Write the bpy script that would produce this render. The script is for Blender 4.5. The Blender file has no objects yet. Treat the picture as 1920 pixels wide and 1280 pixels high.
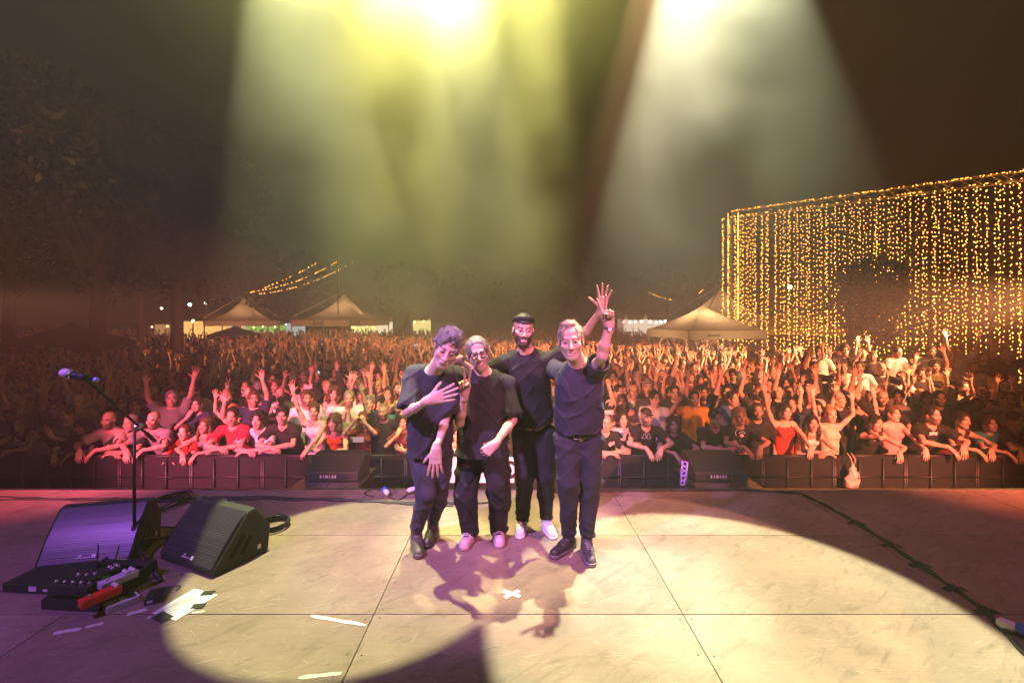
import bpy, bmesh, math, random
import numpy as np
from mathutils import Vector, Matrix, Euler, Quaternion
R = math.radians
scene = bpy.context.scene
COL = scene.collection
random.seed(7)

# ------------------------------------------------------------ camera
F = 853.3            # focal length in pixels of the 1920 px wide photograph
HOR = 597.0          # row of the horizon
CAMZ = 1.85          # eye height above the stage boards
HAZE = 0.0072
SMOKE = 0.15
cd = bpy.data.cameras.new("camera")
cd.sensor_width = 36.0; cd.lens = 16.0
cd.shift_y = -(640 - HOR) / 1920.0
cd.clip_start = 0.05; cd.clip_end = 600
cam = bpy.data.objects.new("camera", cd); COL.objects.link(cam)
cam.location = (0, 0, CAMZ); cam.rotation_euler = (R(90), 0, 0)
scene.camera = cam

def W(px, py, Y):
    return Vector(((px - 960) / F * Y, Y, CAMZ - (py - HOR) / F * Y))
def FL(px, py, z=0.0):
    Y = (CAMZ - z) * F / (py - HOR)
    return Vector(((px - 960) / F * Y, Y, z))

# ------------------------------------------------------------ render
scene.view_settings.view_transform = 'Standard'
scene.view_settings.look = 'None'
scene.view_settings.exposure = 0.0
scene.view_settings.gamma = 1.0
scene.render.engine = 'CYCLES'
cy = scene.cycles
cy.use_denoising = True
cy.max_bounces = 5; cy.diffuse_bounces = 2; cy.glossy_bounces = 2
cy.transmission_bounces = 3; cy.transparent_max_bounces = 6; cy.volume_bounces = 0
cy.sample_clamp_indirect = 3.0
cy.caustics_reflective = False; cy.caustics_refractive = False
cy.use_adaptive_sampling = False; cy.adaptive_threshold = 0.02

# ------------------------------------------------------------ night sky
world = bpy.data.worlds.new("World"); scene.world = world
world.use_nodes = True
wn = world.node_tree.nodes; wl = world.node_tree.links
sky = wn.new('ShaderNodeTexSky'); sky.sky_type = 'NISHITA'; sky.sun_disc = False
sky.sun_elevation = R(-7); sky.sun_rotation = R(200)
tint = wn.new('ShaderNodeMix'); tint.data_type = 'RGBA'; tint.blend_type = 'ADD'; tint.inputs[0].default_value = 1
tint.inputs[7].default_value = (0.10, 0.062, 0.035, 1)      # warm brown added to the night sky
wl.new(sky.outputs[0], tint.inputs[6]); wl.new(tint.outputs[2], wn['Background'].inputs[0])
wn['Background'].inputs[1].default_value = 0.05

# ------------------------------------------------------------ stage lamps outside the frame: fixtures read off the light, plus added fill
def spot(name, loc, aim, watts, col, half_deg, blend=0.06, size=0.05):
    l = bpy.data.lights.new(name, 'SPOT')
    l.energy = watts; l.color = col; l.spot_size = R(2 * half_deg); l.spot_blend = blend
    l.shadow_soft_size = size
    o = bpy.data.objects.new(name, l); COL.objects.link(o)
    o.location = loc
    o.rotation_euler = (Vector(aim) - Vector(loc)).to_track_quat('-Z', 'Y').to_euler()
    return o
YG = (1.0, 0.93, 0.30)
TY, TZ = 4.35, 7.1       # front truss
spot("stage_lamp", (-2.31, TY, TZ), (-1.20, 3.50, 0), 9500, (0.97, 1.0, 0.44), 9.2, .04)
spot("stage_lamp", (1.96, TY, TZ), (1.38, 2.85, 0), 13000, (0.96, 1.0, 0.60), 11.7, .04)
spot("stage_lamp", (1.70, TY, TZ), (1.15, 3.35, 0), 2600, (1.0, 0.50, 0.26), 11.2, .04)
spot("stage_lamp", (1.80, TY, TZ), (0.98, 3.15, 0), 7500, (1.0, 0.95, 0.74), 7.0, 1)
spot("stage_lamp", (-0.75, TY + .1, TZ), (-0.05, 3.85, 0), 11500, (1.0, 0.97, 0.40), 9.6, .7)
spot("stage_lamp", (-1.50, TY + .2, TZ), (-1.7, 8.6, -1.0), 8000, (1.0, 0.93, 0.24), 19, 1, .1)  # this lamp and the next are added to fill the smoke with yellow
spot("stage_lamp", (0.35, TY + .2, TZ), (0.15, 8.6, -1.0), 7000, (1.0, 0.93, 0.26), 12, 1, .1)
# moving head tilted over the front of the stage: the bright glow at the top of the haze
spot("followspot_lamp", (-1.25, 7.4, 7.75), (-0.3, 0.0, 3.6), 24000, (1.0, 0.95, 0.25), 24, 1, .12)
# colour washes, from the back truss towards the musicians
spot("wash_lamp", (-3.4, -0.6, 6.0), (-0.4, 3.9, 0.9), 5600, (0.74, 0.36, 1.0), 15, 1, .12)
spot("wash_lamp", (2.8, -0.8, 6.0), (0.3, 4.0, 1.0), 4200, (1.0, 0.28, 0.48), 15, 1, .12)
spot("wash_lamp", (-4.4, -0.6, 5.4), (-2.9, 3.0, 1.0), 1500, (0.50, 0.16, 1.0), 25, 1, .12)
spot("wash_lamp", (4.6, 0.0, 6.6), (3.6, 4.6, 0.0), 700, (0.90, 0.15, 0.65), 23, 1, .12)
# crowd light: unseen lamps, set low at both sides to keep their haze low
spot("side_lamp", (-6.4, -0.8, 3.4), (-3.9, 8.6, -0.5), 18000, (1.0, 0.14, 0.25), 13, 1, .12)
spot("side_lamp", (6.4, -0.8, 3.4), (5.0, 8.6, -0.5), 18000, (1.0, 0.21, 0.10), 15, 1, .12)
spot("side_lamp", (-6.4, -0.8, 3.6), (1.6, 9.0, -0.4), 18000, (1.0, 0.27, 0.18), 10, 1, .12)
spot("side_lamp", (6.4, -0.8, 3.6), (-1.2, 9.0, -0.4), 18000, (1.0, 0.27, 0.17), 10, 1, .12)
spot("crowd_fill_lamp", (-13.8, 10.0, 2.3), (2.0, 19.0, 0.1), 4000, (1.0, 0.36, 0.16), 16, 1, .12)  # lamps added beyond the frame edges to brighten the crowd, no tower there
spot("crowd_fill_lamp", (-14.2, 10.6, 2.5), (3.0, 33.0, 0.5), 5000, (1.0, 0.40, 0.18), 12, 1, .12)
spot("crowd_fill_lamp", (12.8, 9.0, 2.5), (-1.5, 18.5, 0.1), 46000, (1.0, 0.34, 0.15), 18, 1, .12)
spot("crowd_fill_lamp", (10.2, 7.6, 2.6), (7.4, 11.0, -0.3), 7000, (1.0, 0.28, 0.11), 24, 1, .12)
spot("side_lamp", (-7.0, 1.0, 4.6), (-12.5, 15.5, 7.2), 2200, (1.0, 0.42, 0.26), 22, 1, .12)  # extra lamp added so the dark trees on the left show
# ------------------------------------------------------------ helpers
def nt_mat(name):
    m = bpy.data.materials.new(name); m.use_nodes = True
    return m, m.node_tree.nodes, m.node_tree.links, m.node_tree.nodes['Principled BSDF']
def mat(name, col, rough=.6, metal=0.0, emit=None, es=0.0, bump=0.0, bscale=60.0, var=0.0, coat=0.0):
    m, N, L, b = nt_mat(name)
    b.inputs['Base Color'].default_value = (*col, 1)
    b.inputs['Roughness'].default_value = rough; b.inputs['Metallic'].default_value = metal
    b.inputs['Coat Weight'].default_value = coat
    if emit:
        b.inputs['Emission Color'].default_value = (*emit, 1); b.inputs['Emission Strength'].default_value = es
    if bump or var:
        tc = N.new('ShaderNodeTexCoord'); nz = N.new('ShaderNodeTexNoise')
        nz.inputs['Scale'].default_value = bscale; nz.inputs['Detail'].default_value = 4
        L.new(tc.outputs['Object'], nz.inputs['Vector'])
        if bump:
            bp = N.new('ShaderNodeBump'); bp.inputs['Strength'].default_value = bump; bp.inputs['Distance'].default_value = .01
            L.new(nz.outputs[0], bp.inputs['Height']); L.new(bp.outputs[0], b.inputs['Normal'])
        if var:
            mr = N.new('ShaderNodeMapRange'); mr.inputs[3].default_value = 1 - var; mr.inputs[4].default_value = 1 + var
            mx = N.new('ShaderNodeMix'); mx.data_type = 'RGBA'; mx.blend_type = 'MULTIPLY'; mx.inputs[0].default_value = 1
            mx.inputs[6].default_value = (*col, 1)
            L.new(nz.outputs[0], mr.inputs[0]); L.new(mr.outputs[0], mx.inputs[7]); L.new(mx.outputs[2], b.inputs['Base Color'])
    return m
def tag(o, label=None, cat=None, group=None, kind=None):
    if label: o['label'] = label
    if cat: o['category'] = cat
    if group: o['group'] = group
    if kind: o['kind'] = kind
    return o
def link(o, parent=None):
    COL.objects.link(o)
    if parent is not None: o.parent = parent
    return o
def empty(name, loc=(0, 0, 0), rz=0.0, label=None, cat=None, group=None):
    o = bpy.data.objects.new(name, None); o.empty_display_size = .1
    o.location = loc; o.rotation_euler = (0, 0, rz); link(o)
    return tag(o, label, cat, group)

class MB:
    """collects simple shapes into one mesh"""
    def __init__(s): s.v = []; s.f = []; s.mi = []
    def add(s, vs, fs, mi=0):
        n = len(s.v); s.v += [tuple(v) for v in vs]; s.f += [tuple(i + n for i in f) for f in fs]; s.mi += [mi] * len(fs)
    def box(s, c, d, rot=None, mi=0, bev=0.0):
        x, y, z = d[0] / 2, d[1] / 2, d[2] / 2
        M = (rot.to_matrix() if isinstance(rot, Euler) else rot) if rot is not None else Matrix.Identity(3)
        if bev <= 0:
            vs = [(sx * x, sy * y, sz * z) for sx in (-1, 1) for sy in (-1, 1) for sz in (-1, 1)]
            fs = [(0, 1, 3, 2), (4, 6, 7, 5), (0, 4, 5, 1), (2, 3, 7, 6), (0, 2, 6, 4), (1, 5, 7, 3)]
        else:
            bm = bmesh.new(); bmesh.ops.create_cube(bm, size=1)
            for v in bm.verts: v.co = Vector((v.co.x * d[0], v.co.y * d[1], v.co.z * d[2]))
            bmesh.ops.bevel(bm, geom=bm.edges[:], offset=bev, segments=2, affect='EDGES', profile=.5)
            bm.verts.index_update()
            vs = [v.co.copy() for v in bm.verts]; fs = [[v.index for v in f.verts] for f in bm.faces]; bm.free()
        c = Vector(c); s.add([c + M @ Vector(v) for v in vs], fs, mi); return s
    def tube(s, pts, r, n=8, mi=0, r2=None, cap=True):
        pts = [Vector(p) for p in pts]
        if len(pts) == 2 and r2 is not None: rr = [r, r2]
        else: rr = r if isinstance(r, (list, tuple)) else [r] * len(pts)
        base = len(s.v); prev = None
        for i, p in enumerate(pts):
            d = (pts[min(i + 1, len(pts) - 1)] - pts[max(i - 1, 0)]).normalized()
            if prev is None:
                u = d.orthogonal().normalized()
            else:
                u = (prev - d * prev.dot(d)); u = u.normalized() if u.length > 1e-6 else d.orthogonal().normalized()
            prev = u; w = d.cross(u)
            for k in range(n):
                a = 2 * math.pi * k / n
                s.v.append(tuple(p + (u * math.cos(a) + w * math.sin(a)) * rr[i]))
        for i in range(len(pts) - 1):
            for k in range(n):
                a = base + i * n + k; b = base + i * n + (k + 1) % n
                s.f.append((a, b, b + n, a + n)); s.mi.append(mi)
        if cap:
            s.f.append(tuple(base + k for k in range(n))[::-1]); s.mi.append(mi)
            e = base + (len(pts) - 1) * n; s.f.append(tuple(e + k for k in range(n))); s.mi.append(mi)
        return s
    def prism(s, poly, x0, x1, M=None, mi=0):
        """polygon in (y,z) extruded along x"""
        n = len(poly); M = M or Matrix.Identity(4)
        vs = [M @ Vector((x0, p[0], p[1])) for p in poly] + [M @ Vector((x1, p[0], p[1])) for p in poly]
        fs = [tuple(range(n)), tuple(range(2 * n - 1, n - 1, -1))] + [(i, i + n, (i + 1) % n + n, (i + 1) % n) for i in range(n)]
        s.add(vs, fs, mi); return s
    def sph(s, c, r, nu=10, nv=6, mi=0):
        r = r if isinstance(r, (list, tuple)) else (r, r, r); c = Vector(c); base = len(s.v)
        for j in range(1, nv):
            t = math.pi * j / nv
            for i in range(nu):
                a = 2 * math.pi * i / nu
                s.v.append((c.x + r[0] * math.sin(t) * math.cos(a), c.y + r[1] * math.sin(t) * math.sin(a), c.z + r[2] * math.cos(t)))
        top = len(s.v); s.v.append((c.x, c.y, c.z + r[2])); s.v.append((c.x, c.y, c.z - r[2]))
        for j in range(nv - 2):
            for i in range(nu):
                a = base + j * nu + i; b = base + j * nu + (i + 1) % nu
                s.f.append((a, a + nu, b + nu, b)); s.mi.append(mi)
        for i in range(nu):
            s.f.append((top, base + i, base + (i + 1) % nu)); s.mi.append(mi)
            l = base + (nv - 2) * nu
            s.f.append((top + 1, l + (i + 1) % nu, l + i)); s.mi.append(mi)
        return s
    def build(s, name, mats, parent=None, smooth=False, loc=None, rz=0.0):
        me = bpy.data.meshes.new(name); me.from_pydata(s.v, [], s.f)
        ms = mats if isinstance(mats, (list, tuple)) else [mats]
        for m in ms: me.materials.append(m)
        if len(ms) > 1: me.polygons.foreach_set('material_index', s.mi)
        if smooth: me.polygons.foreach_set('use_smooth', [True] * len(me.polygons))
        me.update()
        o = bpy.data.objects.new(name, me); link(o, parent)
        if loc is not None: o.location = loc
        o.rotation_euler = (0, 0, rz)
        return o
# ------------------------------------------------------------ ground, stage, haze
GZ = -1.2            # field level below the stage boards
m_ground = mat("ground_earth", (.07, .055, .04), .95, bump=.5, bscale=3, var=.4)
g = MB(); g.add([(-200, -60, GZ), (200, -60, GZ), (200, 260, GZ), (-200, 260, GZ)], [(0, 1, 2, 3)])
tag(g.build("ground", m_ground), kind='structure')

def plywood():
    m, N, L, b = nt_mat("stage_plywood")
    tc = N.new('ShaderNodeTexCoord')
    geo = N.new('ShaderNodeNewGeometry')
    # broad stains
    n1 = N.new('ShaderNodeTexNoise'); n1.inputs['Scale'].default_value = 1.3; n1.inputs['Detail'].default_value = 8; n1.inputs['Roughness'].default_value = .62
    L.new(tc.outputs['Object'], n1.inputs['Vector'])
    r1 = N.new('ShaderNodeValToRGB'); r1.color_ramp.elements[0].position = .3; r1.color_ramp.elements[0].color = (.160, .114, .094, 1)
    r1.color_ramp.elements[1].position = .72; r1.color_ramp.elements[1].color = (.285, .212, .172, 1)
    L.new(n1.outputs[0], r1.inputs[0])
    # grain streaks
    mp = N.new('ShaderNodeMapping'); mp.inputs['Scale'].default_value = (1.5, 26, 1)
    n2 = N.new('ShaderNodeTexNoise'); n2.inputs['Scale'].default_value = 2.2; n2.inputs['Detail'].default_value = 6
    L.new(tc.outputs['Object'], mp.inputs[0]); L.new(mp.outputs[0], n2.inputs['Vector'])
    r2 = N.new('ShaderNodeMapRange'); r2.inputs[1].default_value = .3; r2.inputs[2].default_value = .7; r2.inputs[3].default_value = .93; r2.inputs[4].default_value = 1.05
    L.new(n2.outputs[0], r2.inputs[0])
    mx = N.new('ShaderNodeMix'); mx.data_type = 'RGBA'; mx.blend_type = 'MULTIPLY'; mx.inputs[0].default_value = 1
    pi_ = N.new('ShaderNodeMapRange'); pi_.inputs[3].default_value = .82; pi_.inputs[4].default_value = 1.12; L.new(geo.outputs['Random Per Island'], pi_.inputs[0])
    pm = N.new('ShaderNodeMath'); pm.operation = 'MULTIPLY'; L.new(r2.outputs[0], pm.inputs[0]); L.new(pi_.outputs[0], pm.inputs[1])
    L.new(r1.outputs[0], mx.inputs[6]); L.new(pm.outputs[0], mx.inputs[7])
    # pale scratches: stretched noises at several angles, thresholded
    last = mx.outputs[2]; masks = []
    for ang, sc, lo, seed in ((22, (2.6, 60, 1), .69, 3.1), (-38, (3.4, 75, 1), .70, 9.7), (75, (3.0, 64, 1), .70, 17.3), (4, (2.2, 40, 1), .72, 28.0), (-12, (5.5, 60, 1), .69, 41.0), (118, (6, 80, 1), .70, 52.0)):
        mp = N.new('ShaderNodeMapping'); mp.vector_type = 'TEXTURE'; mp.inputs['Rotation'].default_value = (0, 0, R(ang)); mp.inputs['Scale'].default_value = [1 / q for q in sc]
        mp.inputs['Location'].default_value = (seed, seed * 2, seed)
        nz = N.new('ShaderNodeTexNoise'); nz.inputs['Scale'].default_value = 1.5; nz.inputs['Detail'].default_value = 3; nz.inputs['Roughness'].default_value = .5
        L.new(tc.outputs['Object'], mp.inputs[0]); L.new(mp.outputs[0], nz.inputs['Vector'])
        mr = N.new('ShaderNodeMapRange'); mr.inputs[1].default_value = lo; mr.inputs[2].default_value = lo + .03
        L.new(nz.outputs[0], mr.inputs[0]); masks.append(mr.outputs[0])
    a = masks[0]
    for k in masks[1:]:
        mm = N.new('ShaderNodeMath'); mm.operation = 'MAXIMUM'; L.new(a, mm.inputs[0]); L.new(k, mm.inputs[1]); a = mm.outputs[0]
    # worn patches
    n3 = N.new('ShaderNodeTexNoise'); n3.inputs['Scale'].default_value = 7; n3.inputs['Detail'].default_value = 9; n3.inputs['Roughness'].default_value = .7
    L.new(tc.outputs['Object'], n3.inputs['Vector'])
    m3 = N.new('ShaderNodeMapRange'); m3.inputs[1].default_value = .63; m3.inputs[2].default_value = .72; m3.inputs[4].default_value = .45
    L.new(n3.outputs[0], m3.inputs[0])
    mm = N.new('ShaderNodeMath'); mm.operation = 'MAXIMUM'; L.new(a, mm.inputs[0]); L.new(m3.outputs[0], mm.inputs[1])
    mul = N.new('ShaderNodeMath'); mul.operation = 'MULTIPLY'; mul.inputs[1].default_value = .38; L.new(mm.outputs[0], mul.inputs[0])
    fin = N.new('ShaderNodeMix'); fin.data_type = 'RGBA'; fin.inputs[7].default_value = (.46, .42, .36, 1)
    L.new(mul.outputs[0], fin.inputs[0]); L.new(last, fin.inputs[6]); L.new(fin.outputs[2], b.inputs['Base Color'])
    # dark scuffs, boot smears and ground-in dirt
    mp = N.new('ShaderNodeMapping'); mp.vector_type = 'TEXTURE'; mp.inputs['Rotation'].default_value = (0, 0, R(35)); mp.inputs['Scale'].default_value = (.5, .13, 1)
    n5 = N.new('ShaderNodeTexNoise'); n5.inputs['Scale'].default_value = 1.6; n5.inputs['Detail'].default_value = 8; n5.inputs['Roughness'].default_value = .68; n5.inputs['Distortion'].default_value = 1.2
    L.new(tc.outputs['Object'], mp.inputs[0]); L.new(mp.outputs[0], n5.inputs['Vector'])
    m5 = N.new('ShaderNodeMapRange'); m5.inputs[1].default_value = .52; m5.inputs[2].default_value = .74; m5.inputs[3].default_value = 1; m5.inputs[4].default_value = .55; L.new(n5.outputs[0], m5.inputs[0])
    dk = N.new('ShaderNodeMix'); dk.data_type = 'RGBA'; dk.blend_type = 'MULTIPLY'; dk.inputs[0].default_value = 1
    L.new(fin.outputs[2], dk.inputs[6]); L.new(m5.outputs[0], dk.inputs[7]); L.new(dk.outputs[2], b.inputs['Base Color'])
    rr = N.new('ShaderNodeMapRange'); rr.inputs[3].default_value = .48; rr.inputs[4].default_value = .72
    L.new(n3.outputs[0], rr.inputs[0]); L.new(rr.outputs[0], b.inputs['Roughness'])
    bp = N.new('ShaderNodeBump'); bp.inputs['Strength'].default_value = .25; bp.inputs['Distance'].default_value = .002
    L.new(n2.outputs[0], bp.inputs['Height']); L.new(bp.outputs[0], b.inputs['Normal'])
    b.inputs['Specular IOR Level'].default_value = .35
    return m
m_ply = plywood()
EDGE = 4.93; PW = 1.935; PD = 1.04; X0 = -0.865
deck = MB(); r_ = random.Random(2); 
for j in range(-1, 7):
    for i in range(-5, 6):
        x0 = X0 + i * PW; y1 = EDGE - j * PD
        if j < 0: continue
        deck.box((x0 + PW / 2, y1 - PD / 2, -.010 + r_.uniform(-.0012, .0012)), (PW - .006, PD - .006, .02))
scr = MB()                                     # countersunk screws along the panel joints
for j in range(7):
    for i in range(-4, 6):
        x0 = X0 + i * PW
        for dx_ in (.04, -.04):
            for dy_ in (.04, .35, .70, 1.0): q = (x0 + dx_ + r_.uniform(-.008, .008), EDGE - j * PD - dy_ + r_.uniform(-.01, .01)); scr.tube([(q[0], q[1], -.002), (q[0], q[1], .0022)], .006, 8, 1)
stage_floor = tag(deck.build("stage_floor", m_ply), kind='structure')
m_black = mat("black_paint", (.018, .018, .02), .55, bump=.15)
o_ = scr.build('screws', mat('screw_steel', (.10, .09, .08), .4, .8), stage_floor); o_['kind'] = 'stuff'
m_alu = mat("aluminium", (.62, .62, .64), .32, 1.0, bump=.05)
sb = MB(); sb.box((0, EDGE - 4.2 - .01, -.06), (21.4, 8.3, .07)); sb.box((0, EDGE - .02, -.065), (21.4, .03, .09))
sb.box((0, EDGE - .06, (-.10 + GZ) / 2), (21.4, .02, -GZ - .10))
tag(sb.build("stage_platform", m_black), kind='structure')
ep = MB(); ep.box((0, EDGE + .012, -.028), (21.4, .03, .056)); ep.box((0, EDGE - .005, .0035), (21.4, .05, .005))
tag(ep.build("stage_edge_strip", m_alu), kind='structure')

hz = MB(); hz.box((0, 55, 14), (150, 130, 33.5))
m_h = bpy.data.materials.new("haze"); m_h.use_nodes = True
hn = m_h.node_tree.nodes; hn.clear()
ho = hn.new('ShaderNodeOutputMaterial'); hv = hn.new('ShaderNodeVolumePrincipled')
hv.inputs['Color'].default_value = (.93, .91, .88, 1); hv.inputs['Density'].default_value = HAZE
hv.inputs['Anisotropy'].default_value = .25
m_h.node_tree.links.new(hv.outputs[0], ho.inputs['Volume'])
hz_o = tag(hz.build("haze", m_h), kind='stuff'); hz_o['label'] = 'thin smoke and haze hanging over the whole festival ground'

# drifting stage smoke: uneven, thickest in the beams above the players
sk = MB(); sk.box((0, 0, 0), (2, 2, 2)); so_ = sk.build("smoke", [], None)
so_.location = (-.2, 7.6, 6.4); so_.scale = (8.5, 6.0, 6.6)
so_.data.materials.clear(); m_s = bpy.data.materials.new("stage_smoke"); m_s.use_nodes = True; so_.data.materials.append(m_s)
N = m_s.node_tree.nodes; L = m_s.node_tree.links; N.clear()
ou = N.new('ShaderNodeOutputMaterial'); pv = N.new('ShaderNodeVolumePrincipled'); tc = N.new('ShaderNodeTexCoord')
ln = N.new('ShaderNodeVectorMath'); ln.operation = 'LENGTH'; L.new(tc.outputs['Object'], ln.inputs[0])
fo = N.new('ShaderNodeMapRange'); fo.interpolation_type = 'SMOOTHSTEP'; fo.inputs[1].default_value = 1.0; fo.inputs[2].default_value = .45; fo.inputs[3].default_value = 0; fo.inputs[4].default_value = 1
L.new(ln.outputs['Value'], fo.inputs[0])
mp = N.new('ShaderNodeMapping'); mp.inputs['Scale'].default_value = (8.5, 6.0, 6.6); mp.inputs['Location'].default_value = (3, 1, 2)
nz = N.new('ShaderNodeTexNoise'); nz.inputs['Scale'].default_value = .6; nz.inputs['Detail'].default_value = 4.5; nz.inputs['Roughness'].default_value = .6; nz.inputs['Distortion'].default_value = .8
L.new(tc.outputs['Object'], mp.inputs[0]); L.new(mp.outputs[0], nz.inputs['Vector'])
mr = N.new('ShaderNodeMapRange'); mr.inputs[1].default_value = .38; mr.inputs[2].default_value = .68; mr.inputs[3].default_value = .12; mr.inputs[4].default_value = 2.3
L.new(nz.outputs[0], mr.inputs[0])
mu = N.new('ShaderNodeMath'); mu.operation = 'MULTIPLY'; L.new(fo.outputs[0], mu.inputs[0]); L.new(mr.outputs[0], mu.inputs[1])
m2 = N.new('ShaderNodeMath'); m2.operation = 'MULTIPLY'; m2.inputs[1].default_value = SMOKE; L.new(mu.outputs[0], m2.inputs[0]); L.new(m2.outputs[0], pv.inputs['Density'])
pv.inputs['Color'].default_value = (.95, .94, .92, 1); pv.inputs['Anisotropy'].default_value = .3
L.new(pv.outputs[0], ou.inputs['Volume']); tag(so_, 'drifting clouds of stage smoke catching the yellow light beams', None, None, 'stuff')
# ------------------------------------------------------------ signed-distance modelling: one continuous skin per body or garment
def npv(v): return np.array((v[0], v[1], v[2]), dtype=np.float32)
class Sdf:
    def __init__(s): s.p = []; s.noise = None
    def cap(s, a, b, ra, rb=None, k=.02, op='add', flat=None, f=1.0):
        rb = ra if rb is None else rb; a = npv(a); b = npv(b)
        s.p.append(dict(t='c', a=a, b=b, ra=ra, rb=rb, k=k, op=op, flat=None if flat is None else npv(Vector(flat).normalized()), f=f,
                        c=(a + b) / 2, R=float(np.linalg.norm(b - a)) / 2 + max(ra, rb))); return s
    def chain(s, pts, rs, k=.02, **kw):
        for i in range(len(pts) - 1): s.cap(pts[i], pts[i + 1], rs[i], rs[i + 1], k, **kw)
        return s
    def ell(s, c, r, rot=None, k=.02, op='add'):
        M = np.eye(3, dtype=np.float32) if rot is None else np.array(rot, dtype=np.float32)   # columns = axes
        s.p.append(dict(t='e', a=npv(c), r=np.array(r, dtype=np.float32), M=M, k=k, op=op, c=npv(c), R=float(max(r)))); return s
    def half(s, pt, n, k=.004):          # cut away everything on the +n side
        s.p.append(dict(t='h', a=npv(pt), n=npv(Vector(n).normalized()), k=k, op='sub', c=npv(pt), R=1e3)); return s
    @staticmethod
    def prim(p, P):
        if p['t'] == 'c':
            a, b = p['a'], p['b']; ba = b - a; pa = P - a
            if p['flat'] is not None:
                n = p['flat']; g = (1 / p['f'] - 1)
                pa = pa + (pa @ n)[:, None] * n * g; ba = ba + (ba @ n) * n * g
            L2 = float(ba @ ba) + 1e-12
            h = np.clip((pa @ ba) / L2, 0, 1)
            d = np.sqrt(((pa - h[:, None] * ba) ** 2).sum(1)) - (p['ra'] + (p['rb'] - p['ra']) * h)
            return d * (min(1.0, p['f'] * 1.15) if p['flat'] is not None else 1.0)
        if p['t'] == 'e':
            q = (P - p['a']) @ p['M']; r = p['r']
            k0 = np.sqrt(((q / r) ** 2).sum(1)); k1 = np.sqrt(((q / (r * r)) ** 2).sum(1)) + 1e-9
            return k0 * (k0 - 1) / k1
        return -((P - p['a']) @ p['n'])
    @staticmethod
    def comb(d, e, p):
        k = p['k']
        if p['op'] == 'add':
            h = np.maximum(k - np.abs(d - e), 0) / k; return np.minimum(d, e) - h * h * k * .25
        e = -e if p['t'] != 'h' else -e
        h = np.maximum(k - np.abs(d - e), 0) / k; return np.maximum(d, e) + h * h * k * .25
    def mesh(s, v):
        adds = [p for p in s.p if p['op'] == 'add']
        lo = np.min([p['c'] - p['R'] for p in adds], 0) - .03; hi = np.max([p['c'] + p['R'] for p in adds], 0) + .03
        B = 8; bs = B * v
        nb = np.ceil((hi - lo) / bs).astype(int) + 1
        gx, gy, gz = np.meshgrid(*[np.arange(n) for n in nb], indexing='ij')
        bi = np.stack([gx.ravel(), gy.ravel(), gz.ravel()], 1)
        cen = (lo + (bi + .5) * bs).astype(np.float32); rad = bs * .87
        keep = np.zeros(len(cen), bool)
        # upper estimate of |d| at block centres
        d = np.full(len(cen), 1e3, np.float32)
        for p in s.p:
            d = s.comb(d, s.prim(p, cen), p)
        keep = np.abs(d) < rad * 1.35 + .012
        bi = bi[keep]; cen = cen[keep]
        l = np.arange(B + 1, dtype=np.float32)
        LX, LY, LZ = np.meshgrid(l, l, l, indexing='ij'); off = np.stack([LX.ravel(), LY.ravel(), LZ.ravel()], 1) * v
        base = (lo + bi * bs).astype(np.float32)
        n3 = (B + 1) ** 3
        D = np.full((len(bi), n3), .5, np.float32)
        for p in s.p:
            if p['t'] == 'h': sel = np.arange(len(bi))
            elif p['t'] == 'c':
                dc = s.prim(p, cen); sel = np.nonzero(dc < rad * (1.1 if p['flat'] is None else 1.1 / p['f']) + p['k'] + .01)[0]
            else:
                dc = np.linalg.norm(cen - p['c'], axis=1) - p['R']; sel = np.nonzero(dc < rad + p['k'] + .01)[0]
            for c0 in range(0, len(sel), 400):
                q = sel[c0:c0 + 400]
                P = (base[q][:, None, :] + off[None]).reshape(-1, 3)
                D[q] = s.comb(D[q].reshape(-1), s.prim(p, P), p).reshape(len(q), n3)
        if s.noise is not None:
            for c0 in range(0, len(bi), 400):
                P = (base[c0:c0 + 400][:, None, :] + off[None]).reshape(-1, 3)
                D[c0:c0 + 400] += s.noise(P).reshape(-1, n3)
        D = D.reshape(len(bi), B + 1, B + 1, B + 1)
        S = D < 0
        # cells
        acc = np.zeros((len(bi), B, B, B, 3), np.float32); cnt = np.zeros((len(bi), B, B, B), np.float32)
        def sl(i, ax, j):
            o = [slice(None)] * 4
            for a in range(3): o[a + 1] = slice(i[a], i[a] + B)
            return tuple(o)
        for ax in range(3):
            o1, o2 = [a for a in range(3) if a != ax]
            for u in (0, 1):
                for w in (0, 1):
                    i0 = [0, 0, 0]; i0[o1] = u; i0[o2] = w; i1 = list(i0); i1[ax] = 1
                    A = D[sl(i0, 0, 0)]; C = D[sl(i1, 0, 0)]
                    m = (A < 0) != (C < 0)
                    t = np.where(m, A / np.where(m, A - C, 1), 0)
                    acc[..., ax] += np.where(m, t, 0); acc[..., o1] += np.where(m, u, 0); acc[..., o2] += np.where(m, w, 0); cnt += m
        act = cnt > 0
        b_, x_, y_, z_ = np.nonzero(act)
        gi = bi[b_] * B + np.stack([x_, y_, z_], 1)
        N = nb * B + 4
        key = (gi[:, 0] * N[1] + gi[:, 1]) * N[2] + gi[:, 2]
        pos = lo + (gi + acc[act] / cnt[act][:, None]) * v
        order = np.argsort(key); key = key[order]; pos = pos[order]
        faces = []
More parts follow.
